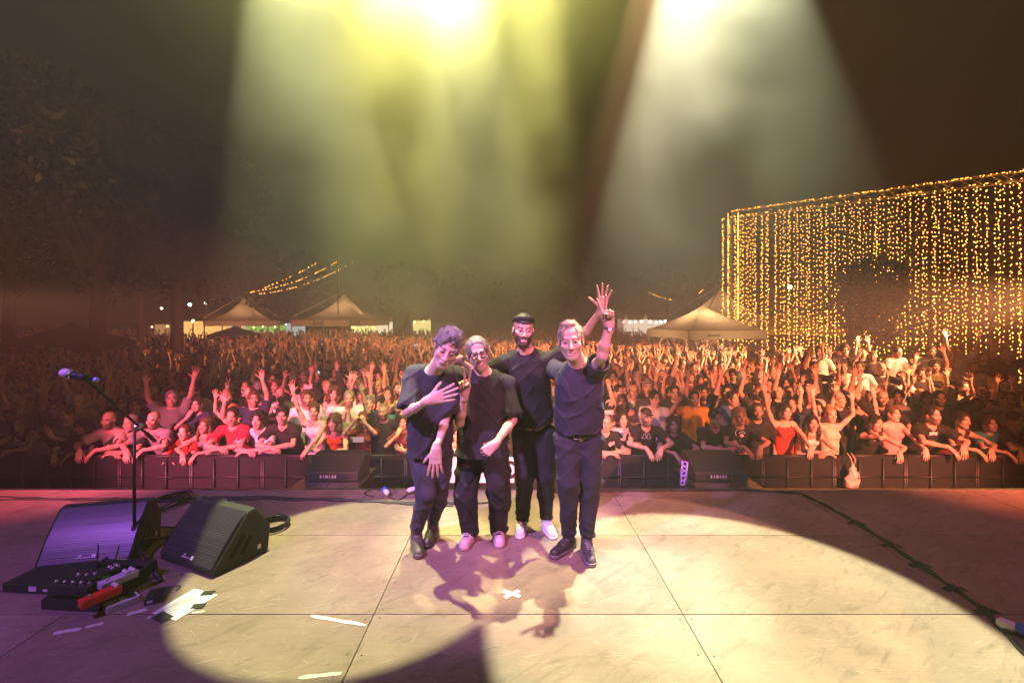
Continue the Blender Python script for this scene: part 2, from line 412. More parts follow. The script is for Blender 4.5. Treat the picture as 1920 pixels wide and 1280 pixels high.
        for ax in range(3):
            o1, o2 = [(1, 2), (2, 0), (0, 1)][ax]
            i1 = [0, 0, 0]; i1[ax] = 1
            A = S[:, :B, :B, :B]; C = S[sl(i1, 0, 0)]
            for flip, m in ((0, A & ~C), (1, ~A & C)):
                b_, x_, y_, z_ = np.nonzero(m)
                if not len(b_): continue
                g = bi[b_] * B + np.stack([x_, y_, z_], 1)
                ks = []
                for du, dw in ((0, 0), (1, 0), (1, 1), (0, 1)):
                    q = g.copy(); q[:, o1] -= du; q[:, o2] -= dw
                    ks.append((q[:, 0] * N[1] + q[:, 1]) * N[2] + q[:, 2])
                K = np.stack(ks, 1); idx = np.searchsorted(key, K); idx = np.minimum(idx, len(key) - 1)
                ok = (key[idx] == K).all(1); idx = idx[ok]
                faces.append(idx if flip == 0 else idx[:, ::-1])
        F_ = np.concatenate(faces) if faces else np.zeros((0, 4), int)
        return pos.astype(np.float32), F_
def np_mesh(name, pos, faces, mats, col=None, smooth=True):
    me = bpy.data.meshes.new(name)
    me.vertices.add(len(pos)); me.vertices.foreach_set('co', np.ascontiguousarray(pos, np.float32).ravel())
    nf = len(faces); w = faces.shape[1]
    me.loops.add(nf * w); me.loops.foreach_set('vertex_index', np.ascontiguousarray(faces, np.int32).ravel())
    me.polygons.add(nf); me.polygons.foreach_set('loop_start', np.arange(nf, dtype=np.int32) * w)
    try: me.polygons.foreach_set('loop_total', np.full(nf, w, np.int32))
    except Exception: pass
    me.polygons.foreach_set('use_smooth', np.full(nf, smooth))
    for m in (mats if isinstance(mats, (list, tuple)) else [mats]): me.materials.append(m)
    if col is not None:
        at = me.color_attributes.new("Col", 'FLOAT_COLOR', 'POINT')
        c = np.ones((len(pos), 4), np.float32); c[:, :3] = col; at.data.foreach_set('color', c.ravel())
    me.update(calc_edges=True); me.validate()
    return me
def wrinkle(amp, sc=1.0, seed=0, vert=.45):
    """cloth folds: crossed, warped, sharp-crested waves whose strength comes and goes"""
    rs = np.random.RandomState(seed); ws = []
    for i in range(4):
        a = rs.uniform(-.9, .9); d = np.array([math.cos(a), rs.uniform(-.4, .4), math.sin(a) * (.6 + vert)]); d /= np.linalg.norm(d)
        ws.append((d * rs.uniform(22, 52) * sc, rs.uniform(0, 6), rs.uniform(5, 10), rs.uniform(0, 6), rs.normal(size=3) * 6))
    def fn(P):
        r = np.zeros(len(P), np.float32)
        for d, ph, w, p2, g in ws:
            a = P @ d.astype(np.float32) + ph + 1.7 * np.sin(P[:, 2] * w + p2) + 1.2 * np.sin(P[:, 0] * w * 1.4 + p2 * 2)
            m = .35 + .65 * np.sin(P @ g.astype(np.float32) + p2) ** 2
            r += (np.abs(np.sin(a * .5)) ** .7 * 2 - 1.25) * m
        return r * np.float32(amp * .6)
    return fn
def curls(amp, sc=1.0, seed=0):
    rs = np.random.RandomState(seed); ws = [(rs.normal(size=3) * 75 * sc, rs.uniform(0, 6)) for _ in range(7)]
    def fn(P):
        r = np.zeros(len(P), np.float32)
        for d, ph in ws: r += np.sin(P @ d.astype(np.float32) + ph)
        return r * np.float32(amp / 3)
    return fn

def strands(pos, f, n, length, width, seed=0, flow=(0, .25, -1), curl=.5, lift=.35, base=(1, 1, 1), var=.35, zmin=None):
    """locks of hair standing a little off the shell: verts, quads and colours of thin three-piece ribbons"""
    rs = np.random.RandomState(seed); a, b, c, d = [pos[f[:, k]] for k in range(4)]
    nr = np.cross(c - a, d - b); ar = np.linalg.norm(nr, axis=1) + 1e-12; nr /= ar[:, None]; ce = (a + b + c + d) / 4
    pr = ar.copy()
    if zmin is not None: pr = pr * (ce[:, 2] > zmin)
    i = rs.choice(len(f), n, p=pr / pr.sum()); p = ce[i] + rs.normal(size=(n, 3)) * .003; nn = nr[i]
    fl = np.array(flow) + rs.normal(size=(n, 3)) * curl; fl = fl - nn * (fl * nn).sum(1)[:, None] ; fl /= np.linalg.norm(fl, axis=1)[:, None] + 1e-9
    side = np.cross(nn, fl); L_ = length * rs.uniform(.5, 1.3, (n, 1)); V = []; tw = np.clip(rs.normal(size=(n, 1)), -1.2, 1.2) * min(curl, 1.0) * 1.1
    for t, wd in ((0, .7), (.35, 1), (.7, .8), (1, .12)):
        q = p + fl * L_ * t + nn * (L_ * lift * np.sin(t * 2.4) - .002) + side * L_ * tw * t * t
        w_ = width * wd * .5; V += [q - side * w_, q + side * w_]
    V = np.stack(V, 1).reshape(-1, 3); o = (np.arange(n) * 8)[:, None]
    F_ = np.concatenate([o + np.array([[0, 1, 3, 2]]) + 2 * k for k in range(3)], 0)
    col = np.repeat(np.array(base)[None] * rs.uniform(1 - var, 1 + var, (n, 1)), 8, 0)
    return V.astype(np.float32), F_, col.astype(np.float32)
def with_strands(pos, f, col, *parts):
    for V, Q, C in parts: f = np.concatenate([f, Q + len(pos)]); pos = np.concatenate([pos, V]); col = np.concatenate([col, C])
    return pos, f, col
# ------------------------------------------------------------ anatomy
def frame(up, fwd):
    """rotation matrix: columns x (wearer's picture-side axis), y (backwards), z (up)"""
    z = Vector(up).normalized(); y = -Vector(fwd); y = (y - z * y.dot(z)).normalized(); x = y.cross(z)
    return Matrix((x, y, z)).transposed()
def head_frame(yaw=0, pitch=0, roll=0):
    """yaw + turns the face to picture right, pitch + looks down, roll + tips the crown to picture right"""
    return Euler((0, 0, R(yaw))).to_matrix() @ Euler((0, R(roll), 0)).to_matrix() @ Euler((R(pitch), 0, 0)).to_matrix()
def ik(a, b, l1, l2, pole):
    a = Vector(a); b = Vector(b); d = b - a; L = d.length
    if L > (l1 + l2) * .998: b = a + d * ((l1 + l2) * .998 / L); d = b - a; L = d.length
    x = (l1 * l1 - l2 * l2 + L * L) / (2 * L); h = math.sqrt(max(l1 * l1 - x * x, 0))
    n = d.normalized(); p = Vector(pole); p = (p - n * p.dot(n)).normalized()
    return a + n * x + p * h, b
def add_head(s, c, M, sc=1.0, face=1.0, smile=False):
    c = Vector(c)
    def P(x, y, z): return c + M @ (Vector((x, y, z)) * sc)
    A = np.array(M)
    def e(x, y, z, r, k=.02, op='add'): s.ell(P(x, y, z), tuple(q * sc for q in r), A, k * sc, op)
    e(0, .018, .038, (.074, .094, .083)); e(0, -.020, -.045, (.061, .063, .079), .03)
    e(0, -.062, -.104, (.030, .021, .020), .03)
    s.cap(P(-.047, .0, -.062), P(-.012, -.058, -.104), .020 * sc, .018 * sc, .02 * sc); s.cap(P(.047, .0, -.062), P(.012, -.058, -.104), .020 * sc, .018 * sc, .02 * sc)
    s.cap(P(-.030, -.070, .020), P(.030, -.070, .020), .013 * sc, None, .015 * sc)
    e(-.038, -.056, -.026, (.027, .022, .025), .025); e(.038, -.056, -.026, (.027, .022, .025), .025)
    e(-.031, -.094, .0, (.019, .018, .012), .012, 'sub'); e(.031, -.094, .0, (.019, .018, .012), .012, 'sub')
    if face > .5:
        e(-.031, -.073, .001, (.0145, .0125, .0115), .004); e(.031, -.073, .001, (.0145, .0125, .0115), .004)
    s.cap(P(0, -.082, .006), P(0, -.104, -.036), .0075 * sc, .0125 * sc, .012 * sc)
    e(-.012, -.090, -.041, (.009, .010, .008), .008); e(.012, -.090, -.041, (.009, .010, .008), .008)
    e(0, -.080, -.070, (.026, .014, .013), .014)
    s.cap(P(-.021, -.081, -.067), P(.021, -.081, -.067), .0055 * sc, None, .006 * sc)
    s.cap(P(-.016, -.081, -.078), P(.016, -.081, -.078), .0070 * sc, None, .006 * sc)
    if smile:
        s.chain([P(-.025, -.083, -.0665), P(-.013, -.091, -.0725), P(.013, -.091, -.0725), P(.025, -.083, -.0665)], [.002, .0050 * sc, .0050 * sc, .002], k=.004, op='sub')
    elif face > .5: s.cap(P(-.024, -.094, -.0722), P(.024, -.094, -.0722), .0022 * sc, None, .004 * sc, op='sub')
    for sg in (-1, 1):
        e(sg * .077, .014, -.012, (.010, .021, .033), .008)
        if face > .5: e(sg * .086, .008, -.010, (.006, .010, .018), .006, 'sub')
HAND = {  # per finger curl (degrees at the three joints) and spread
    'open': dict(c=(8, 12, 8), sp=10, th=(42, 10)), 'wide': dict(c=(2, 6, 4), sp=15, th=(58, 4)),
    'relaxed': dict(c=(18, 25, 15), sp=4, th=(28, 18)), 'fist': dict(c=(75, 95, 60), sp=1, th=(30, 55)),
    'v': dict(c=[(4, 6, 4), (4, 6, 4), (80, 95, 55), (82, 95, 55)], sps=(-13, 9, 3, 5), th=(20, 62)),
    'horns': dict(c=[(4, 6, 4), (80, 95, 55), (80, 95, 55), (6, 8, 4)], sps=(-8, 0, 2, 12), th=(20, 60)),
    'point': dict(c=[(4, 6, 4), (78, 95, 55), (80, 95, 55), (82, 95, 55)], sps=(-2, 0, 2, 4), th=(20, 60)),
    'grip': dict(c=(55, 60, 40), sp=3, th=(40, 35)), 'together': dict(c=(6, 10, 6), sp=1, th=(14, 10)),
}
def add_hand(s, w, d, n, side, kind='open', sc=1.0, fat=1.0):
    """w wrist, d towards the fingers, n out of the palm, side +1 when the thumb lies on d x n"""
    w = Vector(w); d = Vector(d).normalized(); n = Vector(n); n = (n - d * n.dot(d)).normalized(); t = d.cross(n) * side   # t: thumb side
    h = HAND[kind]
    def P(a, b, c): return w + (d * a + t * b + n * c) * sc
    kn = [(.092, .030), (.096, .009), (.091, -.012), (.083, -.031)]
    for (a, b), rr in zip(kn, (.0115, .012, .0115, .0105)):
        s.cap(P(.0, b * .55, 0), P(a * .93, b, 0), .0135 * sc, rr * sc * 1.08, .012 * sc, flat=n, f=.95)
    s.cap(P(.045, -.018, .002), P(.045, .018, .002), .015 * sc, None, .015 * sc)
    s.cap(P(-.03, 0, 0), P(.012, 0, 0), .024 * sc, .026 * sc, .02 * sc, flat=n, f=.72)
    L = [(.045, .026, .021), (.050, .030, .022), (.046, .028, .022), (.036, .021, .019)]
    for i, (a, b) in enumerate(kn):
        cu = h['c'][i] if isinstance(h['c'][0], tuple) else h['c']
        sp = h['sps'][i] * -1 if 'sps' in h else (1.5 - i) * h['sp'] * .8
        sp = R(sp if 'sps' not in h else sp)
        f = (d * math.cos(sp) + t * math.sin(sp)).normalized(); p = P(a * .95, b, 0); ang = 0
        ax = f.cross(n).normalized(); rr = .0098 * (1 if i < 3 else .88)
        for j in range(3):
            ang += R(cu[j]); q = p + (f * math.cos(ang) + n * math.sin(ang)) * L[i][j] * sc
            r0 = rr * (1 - .09 * j) * sc * fat; s.cap(p, q, r0, r0 * .92, .0035 * sc); p = q
    th0, th1 = h['th']
    f = (d * math.cos(R(th0)) + t * math.sin(R(th0)) + n * .25).normalized(); p = P(.022, .020, .004); q = p + f * .042 * sc
    s.cap(p, q, .0155 * sc, .0125 * sc, .012 * sc)
    for j, ll in enumerate((.032, .027)):
        a = R(th1) * (j + 1) * .8; g = (f * math.cos(a) + (n * .75 - t * .65).normalized() * math.sin(a)).normalized()
        p = q; q = p + g * ll * sc; s.cap(p, q, (.0118 - .0012 * j) * sc * fat, (.0108 - .0018 * j) * sc * fat, .004 * sc)

def in_frame(pos, c, M, sc=1.0): return (pos - npv(c)) @ np.array(M, dtype=np.float32) / sc
def sm(x, a, b): return np.clip((x - a) / (b - a), 0, 1)
SKIN = np.array((.62, .40, .30), np.float32)
def paint_head(pos, col, c, M, sc, hair=(.05, .035, .025), beard=0.0, buzz=0.0, lips=(.50, .20, .18), eyes=False, brow=None, stub_col=None, hairline=.075, smile=False):
    q = in_frame(pos, c, M, sc); x, y, z = q.T
    near = (np.abs(x) < .11) & (np.abs(z) < .16) & (np.abs(y) < .14)
    def mixin(m, c_, a=1.0):
        m = (m * a * near)[:, None]; col[:] = col * (1 - m) + np.array(c_, np.float32) * m
    front = sm(-y, .02, .05)
    if beard:
        b = sm(-(z + .052 - .012 * np.clip(np.abs(x) / .05, 0, 1) * 2 - .02 * sm(np.abs(x), .035, .06)), 0, .012) * sm(-y, -.02, .005) * (z > -.135)
        b = b * (1 - ((np.abs(x) < .020) & (z > -.083) & (z < -.062) & (y < -.078)))
        mixin(b, stub_col or hair, beard)
    if buzz:
        m = sm(z + y * .0, hairline - .01, hairline + .008) * 1.0
        m = np.maximum(m, sm(y, .0, .02) * sm(z, -.055, -.035)); m = m * (1 - ((np.abs(x) > .074) & (z < .03)))
        mixin(m, hair, buzz)
    mixin(((np.abs(x) < .023) & (z > -.0835) & (z < -.0625) & (y < -.079)).astype(np.float32), lips, .75)
    if not smile:
        mixin(((np.abs(x) < .021) & (np.abs(z + .0722) < .0022) & (y < -.076)).astype(np.float32), (.10, .03, .03), .8)
    ax = np.abs(np.abs(x) - .031)
    mixin(((ax < .019) & (np.abs(z - .021 - .004 * (1 - ax / .019)) < .0052) & front.astype(bool)).astype(np.float32), brow or hair, .85)
    if eyes:
        mixin(((ax / .0175) ** 2 + ((z - .001) / .0085) ** 2 < 1) * front, (.75, .70, .66), .85)
        mixin(((ax / .0070) ** 2 + ((z - .001) / .0080) ** 2 < 1) * front, (.03, .02, .015), 1)
        mixin(((ax < .019) & (np.abs(z - .0085) < .0030)) * front, (.06, .035, .03), .8)
    mixin(sm(-y, .085, .10) * sm(-np.abs(z + .02), -.03, -.01), (.72, .38, .30), .25)
    mixin(sm(-np.hypot(np.abs(x) - .04, z + .028), -.022, -.006) * front, (.74, .36, .30), .22)
def hair_sdf(style, seed=0):
    """hair in head coordinates"""
    s = Sdf()
    def shell(g, k=.01): s.ell((0, .020, .040), (.074 + g, .094 + g, .083 + g), k=k)
    def cutface(zb=-.03, y=-.095, top=.066, w=.062):
        s.ell((0, y - .01, zb), (w, .075, top - zb), k=.012, op='sub'); s.ell((0, y - .004, zb + (top - zb) * .62), (w * .92, .060, (top - zb) * .36), k=.010, op='sub')
    if style in ('short', 'wavy', 'curly', 'grey_curly', 'thin_curly', 'quiff'):
        g = {'short': .008, 'wavy': .016, 'curly': .024, 'grey_curly': .008, 'thin_curly': .003, 'quiff': .012}[style]
        shell(g)
        if style in ('wavy', 'quiff', 'grey_curly'): s.ell((.012, -.045, .115), (.050, .040, .022), k=.03)
        if style == 'thin_curly':
            s.ell((-.01, -.022, .114), (.042, .034, .016), k=.02)
        s.cap((-.076, .0, .02), (-.077, .005, -.015), .008, .004, .015); s.cap((.076, .0, .02), (.077, .005, -.015), .008, .004, .015)
        cutface(top={'thin_curly': .113, 'short': .097}.get(style, .082), w={'thin_curly': .074}.get(style, .064))
        s.ell((-.085, .010, -.030), (.02, .028, .034), k=.008, op='sub'); s.ell((.085, .010, -.030), (.02, .028, .034), k=.008, op='sub')
        s.half((0, .0, -.048), (0, -.45, -1), k=.01)
        s.noise = curls({'short': .0022, 'wavy': .005, 'curly': .010, 'grey_curly': .0085, 'thin_curly': .0055, 'quiff': .004}[style], {'short': 1.6, 'wavy': .8}.get(style, 1.0), seed)
    elif style in ('long', 'long_wavy', 'bob', 'curly_long'):
        g = .016 if style != 'curly_long' else .030; shell(g)
        zl = {'long': -.27, 'long_wavy': -.24, 'bob': -.12, 'curly_long': -.17}[style]
        for sg in (-1, 1):
            s.chain([(sg * .070, .01, .03), (sg * .086, .012, -.06), (sg * .092, .0, (zl - .06) / 2), (sg * .082, -.02, zl)], [.026, .028, .028, .016] if style != 'curly_long' else [.035, .042, .046, .032], k=.03)
        s.chain([(0, .07, .03), (0, .09, -.08), (0, .085, zl)], [.06, .07, .05], k=.04)
        cutface(zb=-.035, top=.078, w=.056)
        s.noise = curls({'long': .003, 'bob': .003}.get(style, .008), .7, seed)
    elif style == 'bun':
        shell(.009); s.ell((0, .075, .125), (.034, .034, .030), k=.015); cutface(top=.080, w=.062)
        s.ell((-.085, .010, -.035), (.02, .03, .04), k=.008, op='sub'); s.ell((.085, .010, -.035), (.02, .03, .04), k=.008, op='sub')
        s.half((0, 0, -.05), (0, -.35, -1), k=.01); s.noise = curls(.0018, 1.2, seed)
    elif style in ('beanie', 'cap'):
        s.ell((0, .022, .046), (.082, .101, .088) if style == 'beanie' else (.086, .104, .088), k=.01)
        s.half((0, -.06, .052) if style == 'beanie' else (0, -.06, .050), (0, .22, -1), k=.006)
        if style == 'beanie':
            for a in range(16):
                t0 = a / 16 * 2 * math.pi; t1 = (a + 1) / 16 * 2 * math.pi
                q0, q1 = [(.0775 * math.cos(t), .020 + .096 * math.sin(t), .066 - .024 * math.sin(t)) for t in (t0, t1)]; s.cap(q0, q1, .0095, None, .006); s.cap((q0[0], q0[1], q0[2] + .014), (q1[0], q1[1], q1[2] + .014), .0095, None, .006)
        else:
            s.ell((0, -.118, .052), (.062, .058, .007), k=.01)
    return s
# ------------------------------------------------------------ people
def attr_mat(name, rough=.55, tinted=True, bump=.12, bscale=220, sss=0.0, sheen=0.0, weave=False):
    """colour comes from the mesh's own colour layer, times the object's colour for copies"""
    m, N, L, b = nt_mat(name)
    a = N.new('ShaderNodeAttribute'); a.attribute_name = 'Col'; out = a.outputs[0]
    if tinted:
        oi = N.new('ShaderNodeObjectInfo'); mx = N.new('ShaderNodeMix'); mx.data_type = 'RGBA'; mx.blend_type = 'MULTIPLY'; mx.inputs[0].default_value = 1
        L.new(out, mx.inputs[6]); L.new(oi.outputs['Color'], mx.inputs[7]); out = mx.outputs[2]
    tc = N.new('ShaderNodeTexCoord'); nz = N.new('ShaderNodeTexNoise'); nz.inputs['Scale'].default_value = 9; nz.inputs['Detail'].default_value = 5
    L.new(tc.outputs['Object'], nz.inputs['Vector'])
    mr = N.new('ShaderNodeMapRange'); mr.inputs[3].default_value = .8; mr.inputs[4].default_value = 1.2
    m2 = N.new('ShaderNodeMix'); m2.data_type = 'RGBA'; m2.blend_type = 'MULTIPLY'; m2.inputs[0].default_value = 1
    L.new(nz.outputs[0], mr.inputs[0]); L.new(out, m2.inputs[6]); L.new(mr.outputs[0], m2.inputs[7])
    L.new(m2.outputs[2], b.inputs['Base Color']); b.inputs['Roughness'].default_value = rough
    b.inputs['Sheen Weight'].default_value = sheen
    if bump:
        n2 = N.new('ShaderNodeTexNoise'); n2.inputs['Scale'].default_value = bscale; n2.inputs['Detail'].default_value = 3
        L.new(tc.outputs['Object'], n2.inputs['Vector'])
        bp = N.new('ShaderNodeBump'); bp.inputs['Strength'].default_value = bump; bp.inputs['Distance'].default_value = .004
        L.new(n2.outputs[0], bp.inputs['Height']); L.new(bp.outputs[0], b.inputs['Normal'])
    return m
m_skin = attr_mat("skin", .6, bump=.10, bscale=90)
m_cloth = attr_mat("cloth", .9, bump=.25, bscale=160)
m_hair = attr_mat("hair", .6, bump=.5, bscale=120)
m_shoe = attr_mat("shoe_leather", .5, bump=.1)

def lerp(a, b, t): return Vector(a) + (Vector(b) - Vector(a)) * t
def body_sdf(p):
    s = Sdf(); fw = Vector(p.get('fwd', (0, -1, 0))); w = p.get('w', 1.0); g = p.get('girth', 1.0)
    nb = Vector(p['nb']); pc = Vector(p['pc']); hc = Vector(p['hc']); M = p['hM']; hs = p.get('hs', 1.0)
    sL, sR = Vector(p['sL']), Vector(p['sR'])
    add_head(s, hc, M, hs, p.get('face', 1.0), p.get('smile', False))
    s.cap(hc + M @ Vector((0, .030, -.050)) * hs, nb + Vector((0, .0, -.01)), .056 * p.get('nk', 1), .063 * p.get('nk', 1), .035)
    up = (nb - pc).normalized()
    s.cap(nb - up * .02, lerp(sL, nb, .25), .045, .045, .04); s.cap(nb - up * .02, lerp(sR, nb, .25), .045, .045, .04)
    ch = nb - up * .16
    s.cap(nb - up * .10, ch, .128 * w, .135 * w, .04, flat=fw, f=.66)
    s.cap(ch, nb - up * .36, .138 * w, .122 * w * g, .04, flat=fw, f=.66)
    s.cap(nb - up * .36, pc, .122 * w * g, .142 * w * g, .04, flat=fw, f=.68)
    for S, E, Wr, am in ((sL, p['eL'], p['wL'], p.get('am', 1)), (sR, p['eR'], p['wR'], p.get('am', 1))):
        s.cap(lerp(S, nb, .18), S, .052, .050 * am, .04)
        E = Vector(E); Wr = Vector(Wr)
        s.cap(S, lerp(S, E, .55), .049 * am, .044 * am, .025); s.cap(lerp(S, E, .45), E, .042 * am, .0335 * am, .02)
        s.cap(E, lerp(E, Wr, .32), .0345 * am, .0365 * am, .02); s.cap(lerp(E, Wr, .32), Wr, .0365 * am, .0245 * am, .02)
    for wr, h in ((p['wL'], p.get('hL')), (p['wR'], p.get('hR'))):
        if h: add_hand(s, wr, h[0], h[1], h[2], h[3], p.get('hand', 1.0) * hs)
    for H, K, A in ((p['hipL'], p['kL'], p['aL']), (p['hipR'], p['kR'], p['aR'])):
        s.chain([H, K, A], [.080, .052, .040], k=.03)
    return s
def shirt_sdf(p, kind='tee', ease=.018, sleeve=.62, hem=None, belly=0.0, flare=0.0, seed=0, fold=.0030):
    s = Sdf(); fw = Vector(p.get('fwd', (0, -1, 0))); w = p.get('w', 1.0); g = p.get('girth', 1.0)
    nb = Vector(p['nb']); pc = Vector(p['pc']); up = (nb - pc).normalized()
    sL, sR = Vector(p['sL']), Vector(p['sR'])
    hem = Vector(hem) if hem is not None else pc - up * .02
    L = (nb - hem).length
    mid = lerp(nb, hem, .42); low = lerp(nb, hem, .74)
    tank = kind == 'tank'
    s.cap(nb - up * (.12 if not tank else .15), mid, (.124 if not tank else .120) * w + ease * .4, .138 * w + ease, .05, flat=fw, f=.68)
    s.cap(mid, low, .138 * w + ease, (.125 * g) * w + ease + .01 + flare * .5, .05, flat=fw, f=.68)
    s.cap(low, hem, .125 * g * w + ease + .01 + flare * .5, .138 * w * g + ease + flare, .05, flat=fw, f=.70)
    am = p.get('am', 1); o_ = .011; ch = nb - up * .16
    if not tank:
        for S, E in ((sL, Vector(p['eL'])), (sR, Vector(p['eR']))):
            s.cap(nb - up * .02, lerp(S, nb, .25), .045 + o_, .045 + o_, .04); s.cap(lerp(S, nb, .18), S, .052 + o_, .050 * am + o_, .03)
            s.cap(S, lerp(S, E, min(sleeve, 1) * .8), .050 * am + o_, .044 * am + o_, .03)
    s.cap(nb - up * (.10 if not tank else .15), ch, .128 * w + o_, .135 * w + o_, .04, flat=fw, f=.66)
    s.cap(ch, nb - up * .36, .138 * w + o_, .122 * w * g + o_, .04, flat=fw, f=.66); s.cap(nb - up * .36, hem, .122 * w * g + o_, .142 * w * g + o_, .04, flat=fw, f=.68)
    if belly: s.ell(lerp(nb, hem, .68) + fw * .06, (.12 * w, .07 + belly, .15), k=.06)
    if p.get('fem'):
        for sg in (sL, sR): s.ell(lerp(lerp(nb, hem, .34), sg, .42) + fw * .085 - up * .035, (.056, .050, .052), k=.04)
    if not tank:
        s.cap(lerp(sL, nb, .72) - up * .012, sL, .056, .056 + ease * .25, .04); s.cap(lerp(sR, nb, .72) - up * .012, sR, .056, .056 + ease * .25, .04)
        for S, E in ((sL, Vector(p['eL'])), (sR, Vector(p['eR']))):
            e2 = lerp(S, E, sleeve) if sleeve <= 1 else E
            s.cap(S, e2, .056 + ease * .3, .052 + ease * 1.15, .035)
            if sleeve > 1:
                Wr = Vector(p['wL'] if S is sL else p['wR']); s.cap(E, lerp(E, Wr, sleeve - 1), .052 + ease * .8, .036 + ease * .7, .03)
            else:
                d = (E - S).normalized(); s.cap(e2 + d * .030, e2 + d * .09, .052 + ease * 1.15 - .018, .05 + ease, .004, op='sub')
                s.half(e2 + d * 9, d)
    else:
        for S in (sL, sR):                    # straps running over the shoulder
            q = lerp(S, nb, .42)
            s.chain([q - up * .16 + fw * .088, q - up * .05 + fw * .066, q + up * .030 + fw * .012, q - up * .03 - fw * .055, q - up * .16 - fw * .07], [.016, .015, .015, .015, .016], k=.01)
    nr = .066 if not tank else .085
    s.ell(nb + fw * .026 + up * .022, (nr, nr, .046 if not tank else .10), k=.01, op='sub')
    if fold: s.noise = wrinkle(fold, 1.0, seed)
    s.p = [q for q in s.p if not (q['t'] == 'h')]
    if fold:
        wf = s.noise; s.noise = lambda P: np.minimum(wf(P), .0035)
    s.half(hem - up * .0, -up, .004)
    return s
def trouser_sdf(p, wide=.0, taper=.0, seed=0, fold=.0035, cuff=.03, waist=None):
    s = Sdf(); fw = Vector(p.get('fwd', (0, -1, 0))); w = p.get('w', 1.0); g = p.get('girth', 1.0)
    pc = Vector(p['pc']); nb = Vector(p['nb']); up = (nb - pc).normalized()
    top = pc + up * (waist if waist is not None else .06)
    s.cap(top, pc - up * .02, .138 * w * g, .152 * w * g, .03, flat=fw, f=.70)
    for H, K, A in ((p['hipL'], p['kL'], p['aL']), (p['hipR'], p['kR'], p['aR'])):
        H, K, A = Vector(H), Vector(K), Vector(A)
        s.cap(H, lerp(H, K, .5), .096 + wide * .5, .084 + wide * .8, .03); s.cap(lerp(H, K, .5), K, .084 + wide * .8, .072 + wide, .02)
        s.cap(K, A + (K - A).normalized() * cuff, .071 + wide, .062 + wide * .9 - taper, .02)
    w0 = wrinkle(fold, .9, seed + 50, vert=.9); aks = [npv(p['aL']), npv(p['aR'])]
    def nz(P):
        r = w0(P)
        for a in aks:                    # cloth piling up above the shoe
            h = P[:, 2] - a[2]; near = np.exp(-((P[:, 0] - a[0]) ** 2 + (P[:, 1] - a[1]) ** 2) / .02) * np.exp(-np.maximum(h, 0) / .09)
            r = r + near * .010 * np.sin(h * 95 + 5 * np.sin(P[:, 0] * 14 + a[0] * 9)) * (h > -.1)
        return np.minimum(r, .004).astype(np.float32)
    s.noise = nz
    s.half(top + up * .002, up, .003)
    return s
def shoe_sdf(a, toe, L=.29, boot=0.0, chunky=0.0, heel=.08):
    """a: ankle point, toe: direction on the floor"""
    a = Vector(a); t = Vector(toe).normalized(); s = Sdf(); z0 = Vector((a.x, a.y, 0))
    sd = Vector((0, 0, 1)).cross(t)
    up = a.z
    h = z0 - t * heel * .55; f = z0 + t * (L - heel - .045)
    c = .004 * chunky
    s.cap(h + Vector((0, 0, .046)), z0 + t * .07 + Vector((0, 0, .050)), .038 + c, .040 + c, .02)
    s.cap(z0 + t * .05 + Vector((0, 0, .046)), f + Vector((0, 0, .036)), .041 + c, .036 + c, .025)
    s.cap(z0 + Vector((0, 0, .05)), Vector((a.x, a.y, min(up + .005, .105 + boot))), .040 + c, .043 + c + boot * .02, .025)
    s.half(h + Vector((0, 0, .026)), (0, 0, -1), .004)
    so = Sdf(); th = .016 + .006 * chunky
    so.cap(h + Vector((0, 0, th)), z0 + t * .06 + Vector((0, 0, th)), .040 + c, .043 + c, .02); so.cap(z0 + t * .06 + Vector((0, 0, th)), f + Vector((0, 0, th)), .045 + c, .041 + c, .02)
    so.half((0, 0, .002), (0, 0, -1), .003); so.half((0, 0, .030 + .008 * chunky), (0, 0, 1), .003)
    return s, so
